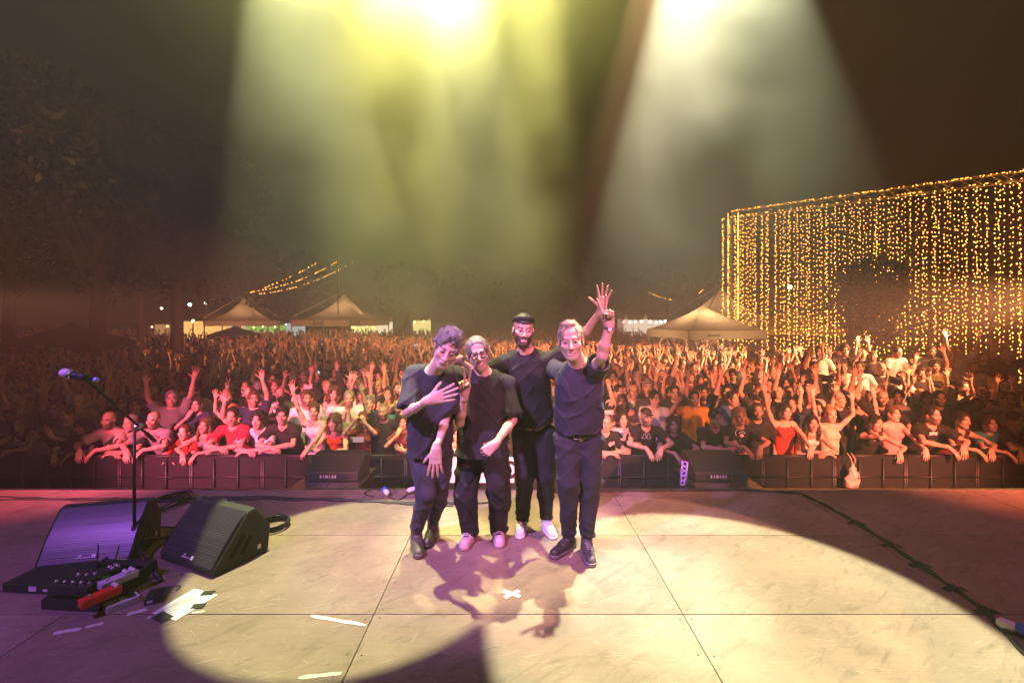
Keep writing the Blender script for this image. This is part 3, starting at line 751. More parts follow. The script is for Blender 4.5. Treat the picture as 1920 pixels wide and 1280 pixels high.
# ------------------------------------------------------------ the four musicians on stage
NAVY = (.030, .028, .045); BLK = (.016, .015, .018)
def const(c): return lambda pos: np.tile(np.array(c, np.float32), (len(pos), 1))
def sdf_obj(name, s, v, m, colf, parent, origin):
    pos, f = s.mesh(v)
    col = colf(pos) if callable(colf) else const(colf)(pos)
    me = np_mesh(name, pos - npv(origin), f, m, col)
    return link(bpy.data.objects.new(name, me), parent)
def W3(px, py, Y): return W(px, py, Y)
def musician(p, label, foot_px, skin, shirt, trousers, shoes, hair_style, hair_col, paint, V=.0042, Vc=.0052):
    org = Vector((p['pc'][0], p['pc'][1], 0))
    root = empty("person", org, 0, label, "man", "musicians posing arm in arm on the stage")
    p['hM'] = head_frame(*p['hr']) if 'hr' in p else p['hM']
    hc, M, hs = p['hc'], p['hM'], p.get('hs', 1.0)
    def cskin(pos):
        col = np.tile(np.array(skin, np.float32), (len(pos), 1)); paint_head(pos, col, hc, M, hs, **paint); return col
    bp_, bf_ = body_sdf(p).mesh(V); bc_ = cskin(bp_)
    if paint.get('beard', 0) > .3:               # stubble or beard bristles on the jaw
        q = in_frame(bp_, hc, M, hs); ok = (q[:, 2] < -.050) & (q[:, 2] > -.128) & (q[:, 1] < -.01) & (np.abs(q[:, 0]) < .07) & ~((np.abs(q[:, 0]) < .026) & (q[:, 2] > -.086) & (q[:, 2] < -.058))
        ff = bf_[ok[bf_].all(1)]; full = paint['beard'] > .8
        if len(ff) > 50: bp_, bf_, bc_ = with_strands(bp_, bf_, bc_, strands(bp_, ff, 2600 if full else 900, .011 if full else .004, .0013, 5, (0, -.1, -1), .5, .35, paint.get('stub_col') or paint['hair'], .4))
    b = link(bpy.data.objects.new("body", np_mesh("body", bp_ - npv(org), bf_, m_skin, bc_)), root)
    sh = sdf_obj("t_shirt", shirt['sdf'], Vc, m_cloth, shirt['col'], root, org)
    tr = sdf_obj("trousers", trousers['sdf'], Vc, m_cloth, trousers['col'], root, org)
    for sd, (a, toe, kw, cu, cs, cl) in enumerate(shoes):
        u, so = shoe_sdf(a, toe, **kw)
        o = sdf_obj("shoe", u, .006, m_shoe, cu, root, org)
        sdf_obj("sole", so, .006, m_shoe, cs, o, org)
        lc = MB(); t = Vector(toe).normalized(); z0 = Vector((a[0], a[1], 0)) - org; sdv = Vector((0, 0, 1)).cross(t)
        for k in range(5):
            q = z0 + t * (.045 + .019 * k) + Vector((0, 0, .098 - .0035 * k + kw.get('chunky', 0) * .003)); lc.tube([q - sdv * .020, q + Vector((0, 0, .006)), q + sdv * .020], .0028, 5)
        l = lc.build("lace", mat("shoe_lace", cl, .8), o)
    if hair_style:
        hsd = hair_sdf(hair_style, 3)
        pos, f = hsd.mesh(.0045); cl = const(hair_col)(pos)
        if hair_style != 'beanie':
            cu, ln, lf, nn_ = {'grey_curly': (1.1, .019, .42, 5200), 'thin_curly': (1.2, .014, .42, 4200), 'short': (.5, .013, .22, 4200)}[hair_style]
            pos, f, cl = with_strands(pos, f, cl * .8, strands(pos, f, nn_, ln, .0016, 3, (.1, .3, -.6), cu, lf, hair_col, .45))
        me = np_mesh("hair", pos, f, m_hair, cl)
        o = link(bpy.data.objects.new("hat" if hair_style in ('beanie', 'cap') else "hair", me), root)
        o.matrix_local = Matrix.Translation(Vector(hc) - org) @ M.to_4x4() @ Matrix.Scale(hs, 4)
    # eyes: almond openings with a dark lash line; teeth when smiling
    HM = Matrix.Translation(Vector(hc) - org) @ M.to_4x4() @ Matrix.Scale(hs, 4)
    for sg in (-1, 1):
        e = MB(); e.sph((0, .0006, 0), (.0138, .0100, p.get('lid', .0052)), 14, 9, 0); e.sph((0, -.0062, 0), (.0050, .0046, p.get('lid', .0052) * 1.02), 10, 8, 1)
        e.tube([(-.0145, .002, .000), (-.008, -.0068, p.get('lid', .0052) * .85), (.0, -.0090, p.get('lid', .0052) * 1.08), (.008, -.0068, p.get('lid', .0052) * .85), (.0145, .002, .000)], .0016, 5, 2)
        eo = e.build("eye", [m_eye, m_iris, m_lash], root, True)
        eo.matrix_local = HM @ Matrix.Translation((sg * .031, -.0768, .0005))
    if p.get('smile'):
        e = MB(); e.tube([(-.019, -.0795, -.0675), (-.010, -.0865, -.0712), (.010, -.0865, -.0712), (.019, -.0795, -.0675)], [.002, .0046, .0046, .002], 8)
        eo = e.build("teeth", m_teeth, root, True); eo.matrix_local = HM
    return root, org
m_eye = mat("eye_white", (.26, .22, .21), .45); m_iris = mat("iris", (.03, .02, .015), .15); m_lash = mat("lash", (.05, .03, .025), .7); m_teeth = mat("teeth", (.42, .39, .35), .45)
BAND = []
# -- person 1: tall, grey curls, bowed head, hand on chest
def P1():
    p = dict(hc=W(839, 652, 3.20), hr=(14, 22, 19), hs=1.10, nb=W(812, 697, 3.40), sL=W(776, 702, 3.42), sR=W(862, 705, 3.46),
             eL=W(764, 772, 3.28), wL=W(804, 750, 3.10), hL=((.78, .10, .40), (.1, 1, .1), 1, 'relaxed'),
             eR=W(838, 778, 3.44), wR=W(818, 842, 3.22), hR=((-.06, -.05, -1), (0, 1, .0), -1, 'open'),
             pc=W(806, 833, 3.60), w=1.02, girth=.92, fwd=(.12, -1, .0), nk=.95, am=.88,
             hipL=W(786, 848, 3.60), kL=W(800, 925, 3.52), aL=W(781, 990, 3.70), hipR=W(828, 848, 3.62), kR=W(823, 925, 3.70), aR=W(812, 975, 3.86))
    p['hL'] = (Vector((.80, .02, .24)), Vector((.10, 1, .05)), 1, 'open')
    sh = shirt_sdf(p, ease=.028, sleeve=.80, hem=W(806, 846, 3.58), flare=.02, seed=3, fold=.013)
    tr = trouser_sdf(p, wide=.004, taper=.004, seed=4, fold=.013, cuff=.05, waist=-.01)
    bo = (.060, .060, .045)
    r, o = musician(p, "tall man with grey curls, head bowed, one hand laid on his chest", None, (.44, .30, .24),
        dict(sdf=sh, col=(.020, .019, .030)), dict(sdf=tr, col=(.030, .029, .042)),
        [(p['aL'], (.32, -1, 0), dict(L=.30, boot=.06, chunky=1.2), bo, (.075, .072, .055), (.10, .10, .08)),
         (p['aR'], (-.10, -1, 0), dict(L=.30, boot=.10, chunky=1.2), (.018, .018, .020), (.02, .02, .02), (.03, .03, .03))],
        'grey_curly', (.22, .215, .205), dict(hair=(.12, .11, .11), brow=(.10, .08, .08), lips=(.45, .24, .22)))
    ring = MB(); hd = Vector(p['wR']) + Vector((-.06, -.05, -1)).normalized() * .115 + Vector((.012, 0, 0))
    return r, p, o
def P2():
    p = dict(hc=W(896, 662, 3.62), hr=(8, 4, -9), hs=1.06, smile=True, nb=W(906, 700, 3.72), sL=W(872, 722, 3.70), sR=W(950, 720, 3.76),
             eL=W(862, 792, 3.52), wL=W(871, 738, 3.38), hL=((-.02, -.15, 1), (.15, -1, -.1), 1, 'v'),
             eR=W(961, 788, 3.68), wR=W(928, 832, 3.42), hR=((-.75, -.35, -.55), (-.3, .8, -.3), -1, 'fist'),
             pc=W(904, 838, 3.78), w=1.08, girth=1.04, fwd=(0, -1, 0), am=1.0,
             hipL=W(882, 852, 3.76), kL=W(873, 925, 3.72), aL=W(881, 1000, 3.82), hipR=W(930, 852, 3.76), kR=W(936, 925, 3.74), aR=W(934, 998, 3.86))
    sh = shirt_sdf(p, ease=.028, sleeve=.78, hem=W(904, 850, 3.74), flare=.035, seed=8, fold=.011)
    tr = trouser_sdf(p, wide=.028, taper=.012, seed=9, fold=.014, cuff=.035)
    def up(a_, toe_):
        a_ = Vector(a_); t_ = Vector(toe_).normalized(); sd_ = Vector((0, 0, 1)).cross(t_)
        def fn(pos):
            q = pos - npv((a_.x, a_.y, 0)); al = q @ npv(t_); ac = q @ npv(sd_); c_ = np.tile(np.array((.40, .35, .36), np.float32), (len(pos), 1))
            dark = ((al > .015) & (al < .055)) | (al < -.025) | ((al > .055) & (al < .13) & (np.abs(ac) < .022) & (pos[:, 2] > .06)); c_[dark] = (.025, .022, .025); return c_
        return fn
    r, o = musician(p, "shorter man in black glasses making a V sign, fist against his black shirt", None, (.45, .29, .23),
        dict(sdf=sh, col=(.012, .0115, .018)), dict(sdf=tr, col=(.008, .0075, .010)),
        [(p['aL'], (-.18, -1, 0), dict(L=.29, chunky=1), up(p['aL'], (-.18, -1, 0)), (.42, .30, .31), (.65, .55, .55)), (p['aR'], (.10, -1, 0), dict(L=.29, chunky=1), up(p['aR'], (.10, -1, 0)), (.42, .30, .31), (.65, .55, .55))],
        'short', (.20, .19, .185), dict(hair=(.26, .24, .24), beard=.45, stub_col=(.30, .26, .25), brow=(.14, .12, .11), lips=(.50, .24, .22), smile=True))
    # black jacket end hanging over the thigh
    j = Sdf(); a = W(925, 845, 3.62)
    j.cap(a, W(930, 905, 3.60), .075, .070, .03, flat=(0, -1, 0), f=.35); j.cap(W(922, 880, 3.62), W(938, 930, 3.62), .05, .030, .04, flat=(0, -1, 0), f=.3)
    j.noise = wrinkle(.006, 1.2, 4, 1.0); sdf_obj("jacket_end", j, .007, m_cloth, (.012, .012, .015), r, o)
    # glasses
    g = MB(); M = p['hM']; hc = p['hc']
    def G(x, y, z): return Vector(hc) - o + M @ Vector((x, y, z))
    for sg in (-1, 1):
        pts = []
        for k in range(13):
            t = k / 12 * 2 * math.pi; cx, cz = math.cos(t), math.sin(t)
            q = (abs(cx) ** 5 + abs(cz) ** 5) ** -.2
            pts.append(G(sg * .034 + cx * q * .027, -.097 + abs(cx * q) * .004, .000 + cz * q * .0205))
        g.tube(pts, .0040, 6)
        g.tube([G(sg * .060, -.094, .010), G(sg * .078, -.06, .008), G(sg * .082, .01, .004)], .0035, 6)
    g.tube([G(-.009, -.098, .006), G(.009, -.098, .006)], .0035, 6)
    g.build("glasses", mat("glasses_frame", (.01, .01, .01), .25), r, True)
    return r, p, o
def P3():
    p = dict(hc=W(981, 619, 3.78), hr=(6, 2, 4), hs=1.08, smile=True, nb=W(986, 660, 3.86), sL=W(942, 682, 3.88), sR=W(1030, 678, 3.88),
             eL=W(898, 703, 3.98), wL=W(858, 674, 3.84), hL=((-.8, -.3, -.35), (.2, -1, -.3), 1, 'relaxed'),
             eR=W(1086, 640, 3.92), wR=W(1128, 580, 3.74), hR=((.12, -.08, 1), (-.2, -1, .1), -1, 'wide'),
             pc=W(1000, 800, 3.92), w=1.04, girth=.95, fwd=(-.03, -1, 0), am=.98,
             hipL=W(980, 815, 3.92), kL=W(984, 890, 3.90), aL=W(980, 972, 4.02), hipR=W(1022, 815, 3.92), kR=W(1023, 890, 3.90), aR=W(1024, 968, 4.00))
    sh = shirt_sdf(p, ease=.026, sleeve=.62, hem=W(1000, 794, 3.90), flare=.012, seed=13, fold=.011)
    tr = trouser_sdf(p, wide=.012, taper=.012, seed=14, fold=.011, cuff=.03, waist=.015)
    wh = (.74, .72, .74)
    r, o = musician(p, "bearded man in a black knitted cap waving an open hand behind the others", None, (.44, .25, .19),
        dict(sdf=sh, col=(.010, .0095, .012)), dict(sdf=tr, col=(.013, .012, .017)),
        [(p['aL'], (-.16, -1, 0), dict(L=.30), wh, wh, wh), (p['aR'], (.26, -1, 0), dict(L=.30), wh, wh, wh)],
        'beanie', (.014, .014, .014), dict(hair=(.07, .04, .03), beard=.92, brow=(.05, .03, .025), lips=(.55, .25, .22), smile=True))
    return r, p, o
def P4():
    p = dict(hc=W(1070, 638, 3.25), hr=(-8, 6, -5), hs=1.09, smile=True, nb=W(1086, 682, 3.36), sL=W(1054, 700, 3.54), sR=W(1112, 700, 3.38),
             eL=W(1034, 690, 3.92), wL=W(992, 657, 4.00), hL=((-.55, -.8, .02), (-.1, -.1, -1), 1, 'relaxed'),
             eR=W(1129, 668, 3.18), wR=W(1142, 610, 3.16), hR=((-.16, -.05, 1), (-.12, -1, .0), -1, 'v'),
             pc=W(1086, 808, 3.50), w=1.04, girth=.98, fwd=(-.05, -1, 0), am=1.06,
             hipL=W(1064, 822, 3.50), kL=W(1066, 900, 3.48), aL=W(1066, 1000, 3.66), hipR=W(1106, 822, 3.50), kR=W(1107, 900, 3.50), aR=W(1100, 1000, 3.60))
    sh = shirt_sdf(p, ease=.030, sleeve=.55, hem=W(1085, 801, 3.50), flare=.018, seed=23, fold=.012)
    tr = trouser_sdf(p, wide=.012, taper=.010, seed=24, fold=.012, cuff=.02, waist=.0)
    bk = (.020, .020, .024)
    r, o = musician(p, "fair curly haired man in navy shirt and belt holding up a V sign", None, (.47, .31, .24),
        dict(sdf=sh, col=(.022, .019, .044)), dict(sdf=tr, col=(.018, .016, .032)),
        [(p['aL'], (-.72, -.8, 0), dict(L=.31, chunky=.6), bk, (.10, .09, .10), (.06, .06, .06)), (p['aR'], (.02, -1, 0), dict(L=.31, chunky=.6), (.055, .055, .06), (.16, .15, .16), (.30, .28, .30))],
        'thin_curly', (.38, .31, .24), dict(hair=(.40, .34, .28), beard=.35, stub_col=(.40, .31, .26), brow=(.26, .19, .15), lips=(.52, .26, .24), smile=True))
    up = (p['nb'] - p['pc']).normalized()
    b = MB(); c = Vector(p['pc']) - o + up * -.012; pts = []
    for k in range(29):
        t = k / 28 * 2 * math.pi; pts.append(c + Vector((math.cos(t) * .158, math.sin(t) * .116, 0)))
    for k in range(28):
        a, q = pts[k], pts[k + 1]; n = Vector((0, 0, .019))
        oa = (a - c) * .03; ob = (q - c) * .03
        b.add([a - n, q - n, q + n, a + n, a - n + oa, q - n + ob, q + n + ob, a + n + oa], [(4, 5, 6, 7), (3, 2, 1, 0), (7, 6, 2, 3), (0, 1, 5, 4)])
    bl = b.build("belt", mat("belt_leather", (.014, .013, .014), .35), r)
    k = MB(); q = c + Vector((-.035, -.120, 0))
    k.tube([q + Vector((-.022, 0, -.02)), q + Vector((.022, -.003, -.02)), q + Vector((.022, -.003, .02)), q + Vector((-.022, 0, .02)), q + Vector((-.022, 0, -.02))], .0028, 6); k.build("buckle", m_alu, bl)
    br = MB(); wv = Vector(p['wR']) - o; d = (Vector(p['wR']) - Vector(p['eR'])).normalized(); u = d.orthogonal().normalized(); w_ = d.cross(u)
    for k_ in range(16):
        t = k_ / 16 * 2 * math.pi; br.sph(wv - d * .02 + (u * math.cos(t) + w_ * math.sin(t)) * .031, .0072, 8, 5)
    bo = br.build("bracelet", m_black, r, True)
    wt = MB(); wt.tube([wv - d * .028 + Vector((.004, -.030, 0)), wv - d * .028 + Vector((.004, -.038, 0))], .013, 16); wt.build("watch_face", mat("watch_face", (.8, .8, .82), .2), bo)
    return r, p, o
for fn in (P1, P2, P3, P4): BAND.append(fn())
# small white mark and lapel microphones are parts of the clothes
def lapel(i, px, py, Y):
    r, p, o = BAND[i]; b = MB(); c = W(px, py, Y) - o
    b.sph(c, .006, 8, 6); b.tube([c, c + Vector((.008, -.004, -.012)), c + Vector((.03, .0, -.005)), c + Vector((.035, .01, -.03))], .0018, 5)
    b.build("lapel_microphone", mat("lapel_mic", (.35, .35, .38), .4), r, True)
# ------------------------------------------------------------ the audience
UP = Vector((0, 0, 1)); CAMW = Vector((0, -1, 0))
def std(arms='down', yaw=0, pitch=0, roll=0, w=1.0, girth=1.0, fem=False, smile=False, seed=0):
    rs = random.Random(seed * 13 + 5)
    sw = .175 * (0.90 if fem else 1.0) * w
    lean = arms.startswith('lean')
    dy = -.16 if lean else 0.0; dz = -.10 if lean else 0.0
    nb = Vector((0, dy, 1.47 + dz)); sL = Vector((-sw, dy + .01, 1.42 + dz)); sR = Vector((sw, dy + .01, 1.42 + dz))
    pc = Vector((0, .10 if lean else .0, .96)); H = {}
    l1, l2 = .285, .255
    def arm(S, wr, pole): return ik(S, wr, l1, l2, pole)
    A = {'down': ((-.25, -.02, .92), (-.6, .3, 0), ((0, -.1, -1), (1, 0, 0), 'relaxed')),
         'up': ((-.30, -.06, 1.93), (-1, .0, -.3), ((rs.uniform(-.3, .1), -.05, 1), (0, -1, 0), 'wide')),
         'high': ((-.13, -.06, 1.99), (-1, .2, 0), ((.1, -.05, 1), (.2, -1, 0), 'open')),
         'bent': ((-.36, -.22, 1.62), (-.6, 0, -1), ((-.15, -.05, 1), (0, -1, 0), 'wide')),
         'v': ((-.26, -.24, 1.70), (-.8, 0, -1), ((-.05, -.05, 1), (0, -1, 0), 'v')),
         'horns': ((-.27, -.10, 1.90), (-1, 0, -.4), ((0, -.05, 1), (0, -1, 0), 'horns')),
         'fist': ((-.25, -.12, 1.90), (-1, 0, -.4), ((0, 0, 1), (0, -1, 0), 'fist')),
         'clap': ((-.045, -.30, 1.36), (-1, .1, -.8), ((.10, -.35, 1), (1, 0, 0), 'together')),
         'mouth': ((-.07, -.19, 1.47), (-1, -.1, -1), ((.45, .25, 1), (.3, 1, 0), 'relaxed')),
         'phone': ((-.085, -.30, 1.66), (-1, 0, -1), ((.25, -.1, 1), (.8, .6, 0), 'grip')),
         'chest': ((-.04, -.235, 1.22), (-1, .1, -.5), ((.9, .1, .35), (.05, 1, 0), 'open')),
         'lean': ((-.02, -.50, 1.165), (-1, -.1, -.4), ((.85, -.3, -.10), (0, .2, -1), 'relaxed')),
         'lean2': ((-.10, -.53, 1.175), (-1, -.1, -.2), ((.35, -.5, -.55), (0, .3, -1), 'relaxed')),
         'cross': ((.02, -.22, 1.16), (-1, .0, -.5), ((.9, .0, -.1), (.0, 1, 0), 'relaxed'))}
    kinds = {'down': ('down', 'down'), 'both': ('up', 'up'), 'high': ('high', 'high'), 'one': ('up', 'down'), 'onelean': ('up', 'lean2'), 'bent': ('bent', 'down'),
             'bentboth': ('bent', 'bent'), 'v': ('v', 'down'), 'horns': ('horns', 'down'), 'fist': ('fist', 'down'), 'clap': ('clap', 'clap'), 'mouth': ('mouth', 'chest'),
             'phone': ('phone', 'phone'), 'lean': ('lean', 'lean'), 'lean2': ('lean2', 'lean2'), 'leanface': ('mouth', 'lean2'), 'cross': ('cross', 'cross'), 'chest': ('chest', 'down'), 'mix': ('high', 'bent')}[arms]
    p = dict(nb=nb, sL=sL, sR=sR, pc=pc, w=w * (.88 if fem else 1.0), girth=girth * (.92 if fem else 1.0), fem=fem, am=.84 if fem else 1.0, nk=.84 if fem else 1.0, smile=smile)
    for sd, (S, k, nm) in enumerate(((sL, kinds[0], 'L'), (sR, kinds[1], 'R'))):
        wr, pole, (d, n, hk) = A[k]; m = 1 if sd == 0 else -1
        j = lambda q: q + rs.uniform(-.03, .03)
        wr = Vector((wr[0] * m, wr[1] + (rs.uniform(-.02, .02)), wr[2] + (0 if k.startswith('lean') else rs.uniform(-.03, .03))))
        if k not in ('lean', 'lean2', 'clap', 'cross', 'phone', 'chest'): wr.x = j(wr.x); wr.z += rs.uniform(-.05, .03)
        if k == 'cross' and sd: wr.z -= .05; wr.y += .03
        E, wr = arm(S, wr, (pole[0] * m, pole[1], pole[2]))
        p['e' + nm] = E; p['w' + nm] = wr
        p['h' + nm] = (Vector((d[0] * m, d[1], d[2])), Vector((n[0] * m, n[1], n[2])), m, hk)
    M = head_frame(yaw, pitch, roll)
    p['hM'] = M; p['hc'] = nb + Vector((math.sin(R(roll)) * .10, -.035 - math.sin(R(pitch)) * .05, .168)); p['hs'] = .95 if fem else 1.0
    p['hipL'] = Vector((-.085, pc.y, .90)); p['hipR'] = Vector((.085, pc.y, .90)); p['kL'] = Vector((-.11, .03, .50)); p['kR'] = Vector((.11, .03, .50))
    p['aL'] = Vector((-.12, .06, .09)); p['aR'] = Vector((.12, .06, .09))
    return p
def crowd_body(p):
    s = body_sdf(p)
    s.p = s.p[:-4] + []                       # thighs and shins live in the trousers
    return s
PROTO = []
POSETXT = {'down': 'arms down', 'both': 'both arms up', 'high': 'hands high overhead', 'one': 'one arm up', 'onelean': 'one arm up', 'bent': 'one hand waving', 'bentboth': 'both hands waving',
           'v': 'making a V sign', 'horns': 'raising a horned hand', 'fist': 'fist raised', 'clap': 'hands clasped', 'mouth': 'hand at the mouth', 'phone': 'holding up a phone', 'lean': 'leaning on the barrier',
           'lean2': 'arms over the barrier', 'leanface': 'chin on hand', 'cross': 'arms folded', 'chest': 'hand on chest', 'mix': 'both hands raised'}
def proto(arms, kind='tee', sleeve=.6, beard=0.0, buzz=0, seed=0, **kw):
    p = std(arms, seed=seed, **kw); fem = kw.get('fem', False)
    pos, f = crowd_body(p).mesh(.0095)
    col = np.tile(SKIN, (len(pos), 1)); paint_head(pos, col, p['hc'], p['hM'], p['hs'], hair=(.09, .06, .045), beard=beard, buzz=buzz, eyes=True, lips=(.55, .18, .17) if fem else (.5, .24, .2))
    body = np_mesh("body", pos, f, m_skin, col)
    sh = shirt_sdf(p, kind, ease=.022 if not fem else .012, sleeve=sleeve, seed=seed, fold=.006, flare=.01)
    pos, f = sh.mesh(.0125); shirt = np_mesh("shirt", pos, f, m_cloth, const((1, 1, 1))(pos))
    tr = trouser_sdf(p, seed=seed, fold=0.004)
    for a in (p['aL'], p['aR']): tr.cap((a.x, a.y + .03, .05), (a.x, a.y - .17, .04), .045, .038, .02)
    pos, f = tr.mesh(.026); trs = np_mesh("trousers", pos, f, m_cloth, const((1, 1, 1))(pos))
    PROTO.append(dict(arms=arms, kind=kind, fem=fem, body=body, shirt=shirt, trousers=trs, H=Matrix.Translation(p['hc']) @ p['hM'].to_4x4() @ Matrix.Scale(p['hs'], 4), buzz=buzz, p=p))
    return len(PROTO) - 1
defs = [('lean', {}), ('lean', dict(fem=True, kind='tank', yaw=-12, smile=True)), ('lean2', dict(beard=.8, yaw=8, girth=1.1)), ('lean2', dict(fem=True, kind='tank', roll=8)),
        ('lean', dict(yaw=14, pitch=6)), ('lean2', dict(fem=True, roll=-8)), ('leanface', dict(fem=True, kind='tank', roll=10)), ('onelean', dict(fem=True, kind='tank', yaw=12, smile=True)),
        ('both', {}), ('both', dict(beard=.85, smile=True)), ('both', dict(fem=True, kind='tank', yaw=-8, smile=True)), ('both', dict(buzz=.8, girth=1.15, beard=.7)),
        ('high', dict(yaw=6)), ('high', dict(fem=True)), ('mix', dict(beard=.6, yaw=-10)), ('one', dict(smile=True)), ('one', dict(fem=True, kind='tank', roll=-7)), ('one', dict(beard=.85, yaw=15)),
        ('bent', dict(yaw=-8)), ('bentboth', dict(fem=True, smile=True)), ('v', dict(beard=.7)), ('horns', dict(smile=True)), ('fist', dict(yaw=10)), ('clap', dict(fem=True, smile=True)),
        ('clap', dict(beard=.6)), ('mouth', dict(fem=True)), ('phone', dict(yaw=4)), ('phone', dict(fem=True)), ('down', dict(beard=.85, yaw=-20, girth=1.1)), ('down', dict(fem=True, yaw=18)),
        ('down', dict(yaw=32, smile=True)), ('cross', dict(beard=.5, girth=1.12)), ('chest', dict(fem=True, roll=8)), ('down', dict(sleeve=1.8, smile=True)), ('one', dict(sleeve=1.7, yaw=-15))]
for i, (a, k) in enumerate(defs): proto(a, seed=i, **k)
HAIRM = {}
for st in ('short', 'wavy', 'curly', 'long', 'long_wavy', 'bob', 'curly_long', 'bun', 'cap'):
    pos, f = hair_sdf(st, 5).mesh(.0085); cl = const((1, 1, 1))(pos)
    if st != 'cap': pos, f, cl = with_strands(pos, f, cl * .8, strands(pos, f, 900, .05 if 'long' in st or st == 'bob' else .024, .0035, 3, (0, .2, -1), 1.2 if 'curly' in st else .35, .5 if 'curly' in st else .25, (1, 1, 1), .5))
    HAIRM[st] = np_mesh("hair", pos, f, m_hair, cl)
HC = dict(black=(.018, .014, .012), dark=(.045, .028, .02), brown=(.11, .065, .035), auburn=(.20, .075, .03), blond=(.42, .28, .13), grey=(.32, .31, .30), white=(.6, .58, .55))
SC = dict(black=(.014, .013, .015), charcoal=(.045, .045, .05), navy=(.02, .028, .07), white=(.72, .70, .70), cream=(.58, .50, .40), grey=(.22, .22, .23), red=(.55, .03, .03), crimson=(.40, .02, .05),
          orange=(.85, .12, .03), yellow=(.75, .42, .03), teal=(.05, .22, .26), blue=(.06, .12, .35), olive=(.12, .12, .05), pink=(.62, .26, .28), lilac=(.60, .50, .62), maroon=(.18, .03, .04), brown=(.16, .09, .05))
CN = {}
PEOPLE = []
def place(pi, x, y, z, rz=0.0, sc=1.0, mirror=False, shirt='black', hair='short', hcol='dark', tone=(1, 1, 1), label=None, group=None, cat=None, tro=(.03, .03, .04)):
    P_ = PROTO[pi]; root = empty("person", (x, y, z), rz, label, cat or ('woman' if P_['fem'] else 'man'), group)
    root.scale = (-sc if mirror else sc, sc, sc)
    def ch(name, me, c, mtx=None):
        o = bpy.data.objects.new(name, me); link(o, root); o.color = (*c, 1)
        if mtx is not None: o.matrix_local = mtx
        return o
    ch("body", P_['body'], tone); s = ch("tank_top" if P_['kind'] == 'tank' else "t_shirt", P_['shirt'], SC[shirt]); ch("trousers", P_['trousers'], tro)
    if hair: ch("cap" if hair == 'cap' else "hair", HAIRM[hair], HC[hcol], P_['H'])
    return root, s
rc = random.Random(11)
def tone(): 
    k = rc.uniform(.72, 1.12); return (k, k * rc.uniform(.93, 1.03), k * rc.uniform(.90, 1.05))
def ids(*arms, fem=None, kind=None): return [i for i, q in enumerate(PROTO) if q['arms'] in arms and (fem is None or q['fem'] == fem) and (kind is None or q['kind'] == kind)]
